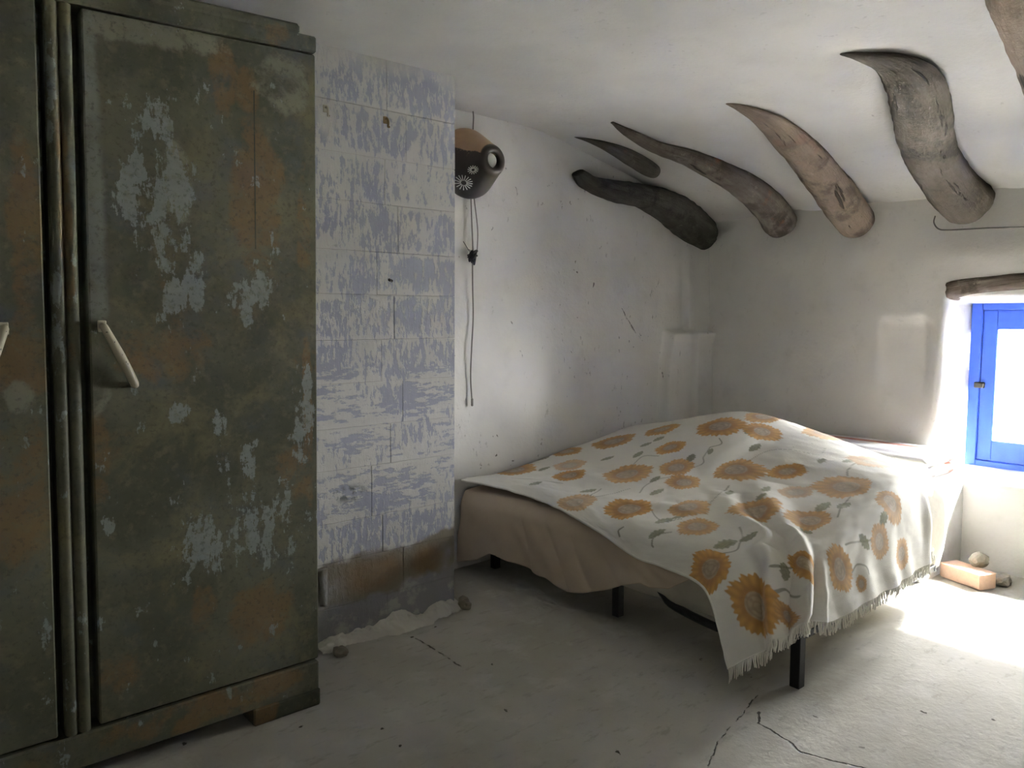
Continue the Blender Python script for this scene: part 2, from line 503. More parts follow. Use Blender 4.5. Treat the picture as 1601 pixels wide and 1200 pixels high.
def mat_glass():
    k = NT('window_glass', .05)
    t = k.t; out = t.nodes['Material Output']
    tr = k.n('ShaderNodeBsdfTransparent'); tr.inputs[0].default_value = (.96, .97, .97, 1)
    gl = k.n('ShaderNodeBsdfGlossy'); gl.inputs['Roughness'].default_value = .05
    fr = k.n('ShaderNodeFresnel'); fr.inputs[0].default_value = 1.3
    mx = k.n('ShaderNodeMixShader')
    k.put(mx.inputs[0], fr.outputs[0]); k.put(mx.inputs[1], tr.outputs[0]); k.put(mx.inputs[2], gl.outputs[0])
    k.put(out.inputs['Surface'], mx.outputs[0])
    return k.m
M['glass'] = mat_glass()
M['rubble'] = mat_plain('rubble_stone', (.26, .235, .195), .95, .1, var=.4, nsc=25)
M['mortar'] = mat_plaster('lime_mortar', (.62, .60, .55), dirt=1.)
M['brick'] = mat_plain('salmon_brick', (.72, .50, .37), .9, .1, var=.2, nsc=30)
M['cable'] = mat_plain('old_grey_cable', (.22, .21, .19), .7, .2)
M['dark_wire'] = mat_plain('dark_wire', (.035, .032, .03), .6, .3)
M['brass'] = mat_plain('tarnished_brass', (.24, .17, .07), .5, .4, metal=.5)
M['bulb'] = mat_plain('frosted_bulb', (.70, .69, .64), .35, .5, var=.05)
def mat_lamp():
    k = NT('two_tone_glazed_clay', .42, .4)
    x, y, z = k.xyz()
    q = k.math('SUBTRACT', z, k.mul(k.math('SUBTRACT', y, 2.9), .30))
    q = k.math('ADD', q, k.mul(k.math('SUBTRACT', k.noise(26., 4), .5), .02))
    up = k.mul(k.step(q, 2.066, 2.071), k.step(y, 2.915, 2.925))
    spk = k.mul(k.step(k.noise(90., 3), .56, .62), k.step(q, 2.035, 2.075), k.step(y, 2.95, 2.98))
    c = k.mix(k.mul(spk, .35), (.016, .011, .008), (.30, .22, .15))
    c = k.mix(up, c, k.mix(k.noise(18., 3), (.30, .175, .10), (.42, .265, .165)))
    k.col(c)
    return k.m
M['lamp'] = mat_lamp()
def mat_stripes():
    k = NT('striped_bedding_cloth', .9, .1)
    x, y, z = k.xyz()
    q = k.math('ADD', x, k.mul(k.math('SUBTRACT', k.noise(5., 2), .5), .03))
    red = k.mul(k.step(k.math('ABSOLUTE', k.math('SUBTRACT', q, 4.215)), .035, .028), .8)
    gry = k.mul(k.step(k.math('ABSOLUTE', k.math('SUBTRACT', q, 3.985)), .035, .028), .8)
    g2 = k.mul(k.step(k.math('ABSOLUTE', k.math('SUBTRACT', q, 4.10)), .012, .008), .5)
    c = k.mix(red, (.70, .68, .65), (.42, .13, .08))
    c = k.mix(k.mx(gry, g2), c, (.26, .25, .27))
    k.col(c); k.bump(k.noise(150., 2), .2, .003)
    return k.m
M['stripes'] = mat_stripes()

# ------------------------------------------------------------------ setting
def Zc(x):
    return np.interp(x, [-3, 1.0, 2.0, 2.6, 2.8, 3.0, 3.4, 4.0, 4.4, 4.9], [2.31, 2.315, 2.33, 2.325, 2.318, 2.295, 2.205, 2.045, 1.935, 1.80])

def Zc_s(x):   # softened
    return (Zc(x - .1) + Zc(x - .05) + Zc(x) + Zc(x + .05) + Zc(x + .1)) / 5

LOGS = {
 's5': [(2.946, 1.545, 2.325, 0.008), (2.993, 1.469, 2.302, 0.03), (3.103, 1.385, 2.273, 0.077), (3.261, 1.37, 2.225, 0.107), (3.518, 1.434, 2.157, 0.114), (3.825, 1.525, 2.069, 0.115), (4.173, 1.559, 1.962, 0.122), (4.352, 1.528, 1.874, 0.123), (4.416, 1.506, 1.837, 0.106)],
 's4': [(3.111, 2.147, 2.289, 0.012), (3.189, 2.09, 2.261, 0.037), (3.335, 2.044, 2.217, 0.07), (3.551, 2.051, 2.158, 0.092), (3.818, 2.075, 2.075, 0.103), (4.131, 2.11, 1.956, 0.11), (4.336, 2.117, 1.853, 0.106), (4.417, 2.1, 1.784, 0.091)],
 's3': [(3.002, 2.746, 2.296, 0.01), (3.151, 2.756, 2.265, 0.037), (3.334, 2.733, 2.219, 0.057), (3.482, 2.653, 2.179, 0.072), (3.651, 2.585, 2.123, 0.085), (3.856, 2.534, 2.056, 0.093), (4.152, 2.55, 1.962, 0.1), (4.353, 2.582, 1.877, 0.098), (4.417, 2.579, 1.832, 0.083)],
 'sm': [(3.055, 3.083, 2.294, 0.008), (3.132, 3.015, 2.267, 0.025), (3.242, 2.95, 2.228, 0.045), (3.403, 2.925, 2.179, 0.053), (3.498, 2.9, 2.139, 0.047), (3.547, 2.876, 2.119, 0.03)],
 's0': [(2.712, 0.903, 2.324, 0.037), (2.876, 0.909, 2.311, 0.076), (3.057, 0.923, 2.28, 0.082), (3.246, 0.926, 2.227, 0.095), (3.551, 0.942, 2.142, 0.108), (3.864, 0.95, 2.047, 0.114), (4.2, 0.941, 1.933, 0.116), (4.411, 0.926, 1.844, 0.106)],
 'low': [(3.11, 3.1, 2.105, 0.045), (3.213, 3.1, 2.06, 0.07), (3.428, 3.1, 2.035, 0.084), (3.687, 3.1, 2.026, 0.086), (3.904, 3.1, 1.995, 0.1), (4.101, 3.1, 1.925, 0.105), (4.29, 3.1, 1.855, 0.092), (4.37, 3.1, 1.825, 0.07)],
}

def ceiling_z(X, Y):
    z = Zc_s(X) + .02 * fbm(X * 1.1, Y * 1.1, 3, 3) + .006 * fbm(X * 5, Y * 5, 9, 2)
    # plaster dressed up against the logs
    for key, P in LOGS.items():
        if key == 'low': continue
        C_ = catmull(P, 40)
        d = np.full(X.shape, 9.)
        for c in C_:
            d = np.minimum(d, np.hypot(X - c[0], Y - c[1]) - c[3])
        z = z + .012 * np.exp(-(np.maximum(d, 0) / .05) ** 2)
    return z

def build_ceiling():
    xs = np.concatenate([np.linspace(-1.9, 2.4, 90)[:-1], np.linspace(2.4, 4.9, 130)])
    ys = np.linspace(-1.9, 3.45, 200)
    X, Y = np.meshgrid(xs, ys, indexing='ij')
    V = np.stack([X, Y, ceiling_z(X, Y)], -1)
    o = mesh_np('ceiling', V, grid_faces(len(xs), len(ys))[:, ::-1].copy(), M['ceiling'])
    tag(o, kind='structure')
build_ceiling()

def build_floor():
    xs = np.linspace(-1.9, 4.9, 240); ys = np.linspace(-1.9, 3.45, 200)
    X, Y = np.meshgrid(xs, ys, indexing='ij')
    Z = .006 * fbm(X * 1.5, Y * 1.5, 21, 3) - .002
    o = mesh_np('floor', np.stack([X, Y, Z], -1), grid_faces(len(xs), len(ys)), M['floor'])
    tag(o, kind='structure')
build_floor()

def build_wall_left():
    xs = np.concatenate([np.linspace(-1.9, 1.9, 60)[:-1], np.linspace(1.9, 3.9, 130)[:-1], np.linspace(3.9, 4.75, 90)])
    zs = np.linspace(-.1, 2.6, 200)
    X, Z = np.meshgrid(xs, zs, indexing='ij')
    r = .022 * fbm(X * 1.6, Z * 1.6, 31, 3) + .005 * fbm(X * 9, Z * 9, 33, 2)
    wob = .02 * fbm(X * 6, Z * 6, 35, 2)
    low = sstep(3.93, 3.97, X + wob + .05 * sstep(.9, 1.2, Z) * -1) * sstep(1.215, 1.195, Z + wob * .6)
    upp = sstep(4.20, 4.24, X + wob)
    r = r + .075 * low + .04 * upp * sstep(2.0, 1.7, Z) + .05 * sstep(4.30, 4.42, X) * sstep(1.1, 1.3, Z)
    o = mesh_np('wall_left', np.stack([X, 3.15 + .055 * sstep(3.55, 4.3, X) - r, Z], -1), grid_faces(len(xs), len(zs)), M['wall_left'])
    tag(o, kind='structure')
build_wall_left()

# far wall with the window opening
OY0, OY1, OZ0, OZ1 = .74, 1.63, .46, 1.40           # opening at the wall face
def far_relief(Y, Z):
    r = .022 * fbm(Y * 1.7 + 5, Z * 1.7, 41, 3) + .005 * fbm(Y * 9, Z * 9, 43, 2)
    w = .03 * fbm(Y * 4, Z * 4, 45, 2)
    r = r - .045 * sstep(1.985, 1.93, Y + w) * sstep(1.31, 1.26, Z + w + .05 * (1.8 - Y)) * sstep(.75, 1.05, Z)
    r = r + .03 * gauss(Y, Z, 1.3, 1.62, .5, .09)
    r = r - .03 * gauss(Y, Z, 1.78, .95, .22, .3)
    return r
def build_wall_far():
    ys = np.linspace(-1.9, 3.4, 266); zs = np.linspace(-.1, 2.35, 124)
    iy0 = np.searchsorted(ys, OY0 - .10); iy1 = np.searchsorted(ys, OY1 + .10)
    iz0 = np.searchsorted(zs, OZ0 - .10); iz1 = np.searchsorted(zs, OZ1 + .10)
    Y, Z = np.meshgrid(ys, zs, indexing='ij')
    V = np.stack([4.4 - far_relief(Y, Z), Y, Z], -1).reshape(-1, 3)
    keep = np.ones((len(ys) - 1, len(zs) - 1), bool); keep[iy0:iy1, iz0:iz1] = False
    nz = len(zs)
    F = grid_faces(len(ys), nz, keep)
    ring = [i * nz + iz0 for i in range(iy0, iy1)] + [iy1 * nz + j for j in range(iz0, iz1)] + \
           [i * nz + iz1 for i in range(iy1, iy0, -1)] + [iy0 * nz + j for j in range(iz1, iz0, -1)]
    P = V[ring]
    cy, cz = (OY0 + OY1) / 2, (OZ0 + OZ1) / 2
    def fit(p, y0, y1, z0, z1, rad):
        # map the grid rectangle boundary onto a rounded rectangle
        ty = (p[:, 1] - ys[iy0]) / (ys[iy1] - ys[iy0]); tz = (p[:, 2] - zs[iz0]) / (zs[iz1] - zs[iz0])
        y = y0 + ty * (y1 - y0); z = z0 + tz * (z1 - z0)
        # bottom of the left jamb flares out a little, edge wobbles by hand
        y = y + np.where(ty > .99, .05 * np.exp(-((z - z0) / .25) ** 2) + .012 * fbm(z * 5, z * 0 + 3, 5, 2), 0)
        return y, z
    rings = []
    for x, e, wob in ((4.392, .045, 1), (4.395, .018, 1), (4.412, .003, 1), (4.45, -.004, .8), (4.55, -.014, .5), (4.69, -.025, 0.2), (4.86, -.028, 0.)):
        y, z = fit(P, OY0 - e, OY1 + e, OZ0 - e, OZ1 + e, .03)
        rings.append(np.stack([np.full(len(y), x) + .004 * fbm(y * 8, z * 8, 7, 2), y, z], -1))
    n = len(ring); base = len(V); V2 = np.concatenate([V] + rings)
    idx = [np.array(ring)] + [base + k * n + np.arange(n) for k in range(len(rings))]
    F2 = []
    for a, b in zip(idx[:-1], idx[1:]):
        for q in range(n):
            q2 = (q + 1) % n
            F2.append((a[q], a[q2], b[q2], b[q]))
    F = np.concatenate([F, np.array(F2)])
    o = mesh_np('wall_far', V2, F, M['wall_far'])
    o.data.materials.append(M['reveal'])
    mi = np.zeros(len(o.data.polygons), np.int32); mi[-len(F2) + 3 * n:] = 1
    o.data.polygons.foreach_set('material_index', mi)
    tag(o, kind='structure')
build_wall_far()
tag(box('wall_near', -1.9, 4.9, -1.75, -1.6, -.1, 2.6, M['wall_plain']), kind='structure')
tag(box('wall_back', -1.9, -1.75, -1.75, 3.3, -.1, 2.6, M['wall_plain']), kind='structure')

tag(box('ground', 4.95, 40, -30, 30, -2.6, -2.5, M['wall_plain']), kind='structure')  # unseen ground added outside to dim light from below onto the ceiling

# ------------------------------------------------------------------ partition pillar of painted blocks
pil = tag(empty('wall_partition', (1.63, 2.9, 0)), kind='structure')
pil.matrix_world = Matrix.Translation((0, 0, 0)); pil.location = (0, 0, 0)
def lean(bm):
    for v in bm.verts: v.co.x += .010 * v.co.z
def build_pillar():
    bm = bmesh.new(); bm_box(bm, 1.284, 1.964, 2.7225, 3.2, -.02, 2.42, .012, 2); lean(bm)
    bm_obj('core', bm, M['block'], pil, True)
    zj = [.0, .15, .333, .49, .70, .865, 1.04, 1.21, 1.39, 1.56, 1.75, 1.93, 2.12, 2.335]
    xj = [1.62, 1.70, 1.60, 1.55, 1.64, 1.70, 1.60, 1.66, 1.58, 1.68, 1.62, 1.72, 1.63]
    for k in range(len(zj) - 1):
        cuts = [1.281, xj[k], 1.967]
        for a, b in zip(cuts[:-1], cuts[1:]):
            j = random.uniform(-.0005, .0005)
            bm = bmesh.new()
            bm_box(bm, a + .0003, b - .0003, 2.7195 + j, 2.76, zj[k] + .0006, zj[k + 1] - .0006, .0016, 1)
            for v in bm.verts:
                v.co.y += random.uniform(-.0008, .0008)
            lean(bm)
            bm_obj('block', bm, M['block'], pil)
build_pillar()
def build_fillet():
    # rough white mortar run along the foot of the pillar
    n = 170; ns = 14
    xs = np.linspace(1.30, 1.985, n)
    V = np.zeros((n, ns, 3))
    a = np.linspace(0, 1, ns)
    for i, x in enumerate(xs):
        h = .040 + .05 * float(fbm(x * 9, 0, 51, 3)) + .02 * float(sstep(1.75, 1.95, x))
        w = .055 + .05 * float(fbm(x * 7, 4, 53, 3)) + .02
        for j, t in enumerate(a):
            ang = t * math.pi / 2
            bul = 1 - .35 * math.sin(2 * ang)
            y = 2.735 - w * (math.sin(ang) if True else 0) * (bul if t < 1 else 1)
            z = h * math.cos(ang) * (bul if t > 0 else 1)
            V[i, j] = (x, y + .016 * float(fbm(x * 45, t * 5, 55, 3)), max(z, -.004) + .016 * float(fbm(x * 40, t * 4, 57, 3)) * (1 - t))
    mesh_np('mortar_fillet', V, grid_faces(n, ns), M['mortar'], pil)
build_fillet()
def build_flake():
    n = 12; P = []
    for i in range(n):
        t = i / (n - 1); z = .175 + t * .15
        w = .012 + .010 * t
        P.append([(1.325 - w, 2.708 - .012 * math.sin(t * 3), z), (1.325 + w * .6, 2.700 - .010 * (1 - t), z), (1.325 + w, 2.712, z)])
    o = mesh_np('plaster_flake', np.array(P), grid_faces(n, 3), M['block'], pil)
    sm = o.modifiers.new('solid', 'SOLIDIFY'); sm.thickness = .004
    tag(o, 'curling white plaster strip')
build_flake()

# ------------------------------------------------------------------ window
win = tag(empty('window_1'), kind='structure')
def build_window():
    x0, x1 = 4.675, 4.74
    y0, y1, z0, z1 = .735, 1.60, .43, 1.425
    for nm, b in (('frame_stile', (x0, x1, y1 - .055, y1, z0, z1)), ('frame_stile', (x0, x1, y0, y0 + .055, z0, z1)),
                  ('frame_rail', (x0, x1, y0 + .055, y1 - .055, z1 - .085, z1)), ('frame_rail', (x0, x1, y0 + .055, y1 - .055, z0, z0 + .085))):
        box(nm, *b, M['blue'], win, .004)
    ym = (y0 + y1) / 2
    for a, b in ((ym + .0005, y1 - .054), (y0 + .054, ym - .0005)):
        xs0, xs1 = 4.688, 4.73
        bm = bmesh.new()
        bm_box(bm, xs0, xs1, b - .075, b, z0 + .084, z1 - .084, .005)
        bm_box(bm, xs0, xs1, a, a + .075, z0 + .084, z1 - .084, .005)
        bm_box(bm, xs0 + .001, xs1, a + .07, b - .07, z1 - .19, z1 - .084, .004)
        bm_box(bm, xs0 + .001, xs1, a + .07, b - .07, z0 + .084, z0 + .20, .004)
        sa = bm_obj('sash', bm, M['blue'], win)
        box('pane', 4.708, 4.712, a + .07, b - .07, z0 + .195, z1 - .185, M['glass'], sa)
    for zz in (.93,):
        bm = bmesh.new(); bm_box(bm, 4.664, 4.69, y1 - .080, y1 - .032, zz - .016, zz + .016, .004)
        bm_obj('hinge', bm, M['dark_wire'], win)
build_window()

def build_log(key, name, mat, label, ns=40, n=110, flat=.95, lift=(0, 0, 0, 0), rough=.10, seed=0):
    P = catmull(LOGS[key], n)
    path, R = P[:, :3].copy(), np.maximum(P[:, 3], .004)
    # gnarly wander
    sarc = np.concatenate([[0], np.cumsum(np.linalg.norm(np.diff(path, axis=0), axis=1))])
    path[:, 1] += .006 * fbm(sarc * 6, sarc * 0 + seed, seed, 2)
    V, F = tube_np(path, np.ones(n), ns, False)
    V = V.reshape(n, ns, 3)
    a = np.linspace(0, 2 * math.pi, ns, endpoint=False)
    A, Sx = np.meshgrid(a, sarc)
    ca, sa = np.cos(A), np.sin(A)
    nz = 0
    for q, (am, f1, f2) in enumerate(((.5, 4., 1.2), (.5, 9, 2.6), (.4, 22, 5))):
        nz = nz + am * (vnoise(Sx * f1 + 10 * q, ca * f2 + 3.3 * sa * f2 / 2.2 + 20, seed + q) + vnoise(Sx * f1 + 5, sa * f2 + 9, seed + 40 + q)) 
    rr = R[:, None] * (1 + rough * nz) 
    # round the butt end
    end = np.clip((sarc[-1] - sarc) / (R[-1] * .9), 0, 1)
    rr = rr * np.sqrt(np.clip(1 - (1 - end) ** 2.6, 0.0, 1))[:, None].clip(.12, 1)
    D = V - path[:, None]
    V = path[:, None] + D * rr[..., None]
    fl = np.interp(sarc / sarc[-1], [0, .55, 1], [flat * .38, flat * .72, flat])
    V[..., 2] = path[:, None, 2] + (V[..., 2] - path[:, None, 2]) * fl[:, None]
    V[..., 2] += np.interp(sarc / sarc[-1], [0, .12, .5, 1], lift)[:, None]
    c0 = path[0]; c1 = path[-1]
    VV = np.concatenate([V.reshape(-1, 3), [c0, c1]])
    for i in range(ns):
        F.append((i, (i + 1) % ns, n * ns)); F.append(((n - 1) * ns + (i + 1) % ns, (n - 1) * ns + i, n * ns + 1))
    o = mesh_np(name, VV, F, mat)
    g = o.data.attributes.new('grain', 'FLOAT_VECTOR', 'POINT')
    gv = np.zeros((len(VV), 3)); gv[:n * ns, 0] = Sx.ravel() * 1.0
    gv[:n * ns, 1] = (np.abs(A - math.pi) * .09).ravel(); gv[:n * ns, 2] = (ca * .1).ravel() + seed
    gv[-1, 0] = sarc[-1]
    g.data.foreach_set('vector', gv.ravel())
    tag(o, label, 'beam', 'crooked log beams under the ceiling')
    return o
build_log('s5', 'log_beam', M['log_grey'], 'thick crooked grey log beam over the window, bent sharply near its upper end', seed=3)
build_log('s4', 'log_beam', M['log_pink'], 'pinkish brown log beam set in the ceiling, left of the thick crooked one', seed=11, rough=.08)
build_log('s3', 'log_beam', M['log_mixed'], 'long thin grey-brown log beam curving down to a reddish butt on the far wall', seed=23, rough=.12)
build_log('sm', 'log_beam', M['log_small'], 'shortest log beam, a small dark sliver ending in the ceiling plaster', seed=31, n=70)
build_log('low', 'log_beam', M['log_dark'], 'blackish rough log beam low along the corner of left wall and ceiling', seed=43, rough=.16, lift=(0, 0, 0, 0), flat=1.3)
build_log('s0', 'log_beam', M['log_pink'], 'brown log beam cut off by the top right corner of the photo', seed=57, rough=.1)

def build_lintel():
    n, ns = 60, 28
    ys = np.linspace(1.628, .62, n)
    V = np.zeros((n, ns, 3)); a = np.linspace(0, 2 * math.pi, ns, endpoint=False)
    gv = np.zeros((n, ns, 3))
    for i, y in enumerate(ys):
        t = (y - 1.14) / .5
        arch = .042 * (1 - min(1, t * t))
        zc = 1.443 + arch; hh = .058 if i else .052; hx = .19
        # rounded rectangle section
        c, s = np.cos(a), np.sin(a)
        p = 4.
        k = (np.abs(c) ** p + np.abs(s) ** p) ** (-1 / p)
        gro = .006 * np.array([float(vnoise(y * 2.5 + q * .0, (zc + hh * k[q] * s[q] - arch * 1.6) * 70, 61)) for q in range(ns)])
        V[i, :, 0] = 4.565 + hx * k * c + np.where(c < 0, gro * 1.2, 0)
        V[i, :, 1] = y + .01 * (vnoise(s * 4, c * 4, 63) if i == 0 else 0)
        V[i, :, 2] = zc + hh * k * s + .004 * fbm(y * 6, s * 3, 65, 2)
        gv[i, :, 0] = y; gv[i, :, 1] = (V[i, :, 2] - arch * 1.5) * 3.2; gv[i, :, 2] = 2
    F = [tuple(f) for f in grid_faces(n, ns, wrap_v=True)]
    F.append(tuple(range(ns))); F.append(tuple(range((n - 1) * ns, n * ns))[::-1])
    o = mesh_np('lintel', V, F, M['lintel'])
    g = o.data.attributes.new('grain', 'FLOAT_VECTOR', 'POINT'); g.data.foreach_set('vector', gv.ravel())
    tag(o, 'rough brown timber lintel set in the wall above the blue window', 'lintel')
build_lintel()

# ------------------------------------------------------------------ wardrobe
ward = tag(empty('wardrobe'), 'tall old wardrobe with flaking olive green paint against the left wall', 'wardrobe')
def shear(bm):
    for v in bm.verts:
        x, z = v.co.x, v.co.z
        v.co.x = x + .018 * (z - .16)
        v.co.z = z + .03 * (x - .45) * max(0, z - .3) / 1.8
def wbox(name, b, mat, parent, bev=.004, seg=1):
    bm = bmesh.new(); bm_box(bm, *b, bev, seg)
    shear(bm)
    return bm_obj(name, bm, mat, parent)
def build_wardrobe():
    xr = 1.118
    wbox('carcass', (-.40, xr - .004, 2.405, 2.80, .10, 2.13), M['ward_frame'], ward)
    wbox('bottom_rail', (-.40, xr, 2.322, 2.412, .052, .150), M['ward_frame'], ward, .005)
    # cornice with a broken right end
    bm = bmesh.new()
    bm_box(bm, -.42, xr + .002, 2.320, 2.80, 2.115, 2.165, .005)
    bm_box(bm, -.42, xr - .055, 2.314, 2.80, 2.160, 2.192, .008)
    shear(bm); bm_obj('cornice', bm, M['ward_frame'], ward)
    # doors, standing slightly proud, dark gaps round them
    dr = wbox('door', (.455, xr, 2.326, 2.402, .158, 2.110), M['ward_right'], ward, .004)
    dl = wbox('door', (-.34, .351, 2.326, 2.402, .158, 2.110), M['ward_left'], ward, .004)
    # split along the grain near the middle of the right door
    wbox('split_seam', (.915, .9185, 2.3245, 2.3265, 1.50, 1.97), M['ward_foot'], dr, .0005)
    wbox('center_post', (.369, .434, 2.340, 2.41, .152, 2.112), M['ward_frame'], ward, .003)
    for a in (.3695, .402):
        n = 9
        ang = np.linspace(0, math.pi, n)
        V = []
        for z in np.linspace(.153, 2.112, 12):
            for t in ang:
                V.append((a + .016 - .016 * math.cos(t) , 2.342 - .020 * math.sin(t), z))
        V = np.array(V)
        V[:, 0] += .018 * (V[:, 2] - .16)
        mesh_np('moulding', V, grid_faces(12, n), M['ward_frame'], ward)
    for nm, x0, x1 in (('foot', .892, xr + .004), ('foot', -.40, -.17)):
        wbox(nm, (x0, x1, 2.318, 2.42, -.004, .056), M['ward_foot'], ward, .006)
        wbox('foot', (x0, x1, 2.70, 2.80, -.004, .104), M['ward_foot'], ward, .006)
    def handle(x0, z0, x1, z1, door):
        P = [(x0, 2.327, z0), (x0, 2.314, z0), (x0 + (x1 - x0) * .06, 2.304, z0 + (z1 - z0) * .06), ((x0 + x1) / 2, 2.297, (z0 + z1) / 2),
             (x0 + (x1 - x0) * .94, 2.304, z0 + (z1 - z0) * .94), (x1, 2.314, z1), (x1, 2.327, z1)]
        tube('handle', P, [.009, .010, .0105, .0125, .0115, .009, .008], M['ivory'], door, 12, 40)
        box('handle_plate', x0 - .011, x0 + .011, 2.322, 2.327, z0 - .016, z0 + .016, M['ivory'], door, .002)
    handle(.505, 1.276, .578, 1.112, dr)
    handle(.279, 1.272, .215, 1.105, dl)
build_wardrobe()

# ------------------------------------------------------------------ bed
def ztop(X, Y):
    return .452 + .14 * (X - 2.4) / 1.3 + .195 * gauss(X, Y, 3.66, 2.33, .64, .62)
#CLOTH-BEGIN
NA, NB = 640, 560
def blanket_ctrl():
    ctrl = []
    ctrl.append([(2.19, 1.44, .11), (2.25, 1.335, .205), (2.345, 1.262, .285), (2.50, 1.238, .262), (2.75, 1.238, .275), (3.05, 1.248, .265), (3.30, 1.28, .265), (3.60, 1.33, .27), (3.80, 1.40, .29), (3.84, 1.55, .30)])
    ctrl.append([(2.235, 1.51, .205), (2.30, 1.39, .315), (2.395, 1.29, .375), (2.52, 1.258, .37), (2.76, 1.258, .40), (3.06, 1.267, .42), (3.31, 1.297, .43), (3.60, 1.345, .44), (3.79, 1.42, .45), (3.83, 1.57, .42)])
    ctrl.append([(2.305, 1.63, .315), (2.375, 1.46, .415), (2.455, 1.345, .462), (2.565, 1.305, .492), (2.79, 1.302, .54), (3.07, 1.308, .585), (3.31, 1.332, .605), (3.58, 1.38, .61), (3.76, 1.46, .60), (3.82, 1.60, .51)])
    ctrl.append([(2.330, 1.84, .337), (2.385, 1.64, .425), (2.52, 1.49, .478), (2.64, 1.45, .505), (2.83, 1.45, .56), (3.08, 1.45, .612), (3.32, 1.47, .645), (3.57, 1.50, .635), (3.75, 1.56, .605), (3.82, 1.68, .52)])
    fr = [0, .06, .16, .29, .44, .60, .75, .9, 1.0]
    for Yv, xh, zh in ((1.98, 2.330, .342), (2.17, 2.333, .398), (2.40, 2.356, .436), (2.62, 2.385, .447), (2.86, 2.395, .458), (3.115, 2.30, .470)):
        row = []
        for q, f in enumerate(fr):
            x = xh + f * (3.75 - xh)
            y = Yv + (.0 if q == 0 else 0)
            z = zh if q == 0 else float(ztop(np.array(x), np.array(y)))
            if q == 1:
                k = float(sstep(.435, .40, zh))
                z = (1 - k) * (.5 * z + .5 * (zh + .03)) + k * (z - .020)
                x = (1 - k) * x + k * (xh + .045)
            row.append((x, y, z))
        row[-1] = (row[-1][0], row[-1][1], row[-1][2] - .03)
        row.append((3.83, Yv, row[-1][2] - .10))
        ctrl.append(row)
    return np.array(ctrl)          # (rows b, cols a, 3)
def blanket_surface(na=NA, nb=NB, wr=True):
    Cn = blanket_ctrl()
    nbk, nak = Cn.shape[:2]
    A = catmull(Cn, nb)                                   # along b
    P = catmull(A.transpose(1, 0, 2), na).transpose(1, 0, 2)   # (nb, na, 3)
    a = np.linspace(0, nak - 1, na)[None, :] * np.ones((nb, 1))
    b = np.linspace(0, nbk - 1, nb)[:, None] * np.ones((1, na))
    if not wr: return P, a, b
    du = np.gradient(P, axis=1); dv = np.gradient(P, axis=0)
    N = np.cross(du, dv); N /= np.linalg.norm(N, axis=-1)[..., None] + 1e-9
    h = 0
    hang = sstep(2.3, .4, b)
    # falling folds, strongest next to the near corner
    for c, w, am, top in FOLDS:
        h = h + am * np.exp(-((a - c - .05 * (b - 1) * FOLD_SKEW) / w) ** 2) * sstep(top, top * .35, b)
    h = h + .005 * np.sin(a * 9.5 + 1.2 * np.sin(b * 1.7)) * sstep(1.6, .3, b) * sstep(2.5, 4, a)
    for pts, w, am in RIDGES:
        d = np.full(a.shape, 9.); tt = np.zeros(a.shape); L = len(pts) - 1
        for k in range(L):
            p, q = np.array(pts[k]), np.array(pts[k + 1]); e = q - p
            t = np.clip(((a - p[0]) * e[0] + (b - p[1]) * e[1]) / (e @ e), 0, 1)
            dd = np.hypot(a - p[0] - t * e[0], b - p[1] - t * e[1])
            tt = np.where(dd < d, (k + t) / L, tt); d = np.minimum(d, dd)
        h = h + am * np.exp(-(d / w) ** 2) * np.sin(np.clip(tt * .85 + .15, 0, 1) * math.pi) ** .7
    h = h + .010 * fbm(a * .9, b * .9, 71, 3) + .0025 * fbm(a * 4, b * 4, 73, 2)
    P = P + N * h[..., None]
    P[..., 2] = np.maximum(P[..., 2], .015)
    return P, a, b
FOLD_SKEW = 1.0
FOLDS = [(.95, .15, -.026, 2.4), (1.25, .12, .046, 2.6), (1.60, .13, -.038, 2.6), (1.95, .12, .046, 2.7), (2.3, .13, -.026, 2.3), (2.62, .14, .018, 2.1), (3.9, .3, .010, 1.8), (5.3, .3, -.01, 2.), (6.35, .16, .03, 2.2), (6.75, .14, -.03, 2.2)]
RIDGES = [([(1.2, .3), (1.25, 1.6), (1.5, 2.7), (2.45, 3.4), (3.17, 3.67), (3.6, 3.86)], .15, .034),
          ([(2.1, .3), (2.1, 1.4), (2.37, 2.7), (2.75, 3.1), (3.4, 3.35), (3.8, 3.5), (4.4, 3.6)], .15, .034),
          ([(1.75, .3), (1.75, 1.5), (2.0, 2.7), (2.5, 3.1), (3.1, 3.45)], .12, -.016),
          ([(2.3, 4.4), (2.35, 3.95), (2.8, 3.9), (3.3, 3.95)], .22, .013),
          ([(2.9, 7.4), (2.75, 6.6), (2.6, 6.0)], .25, .010)]
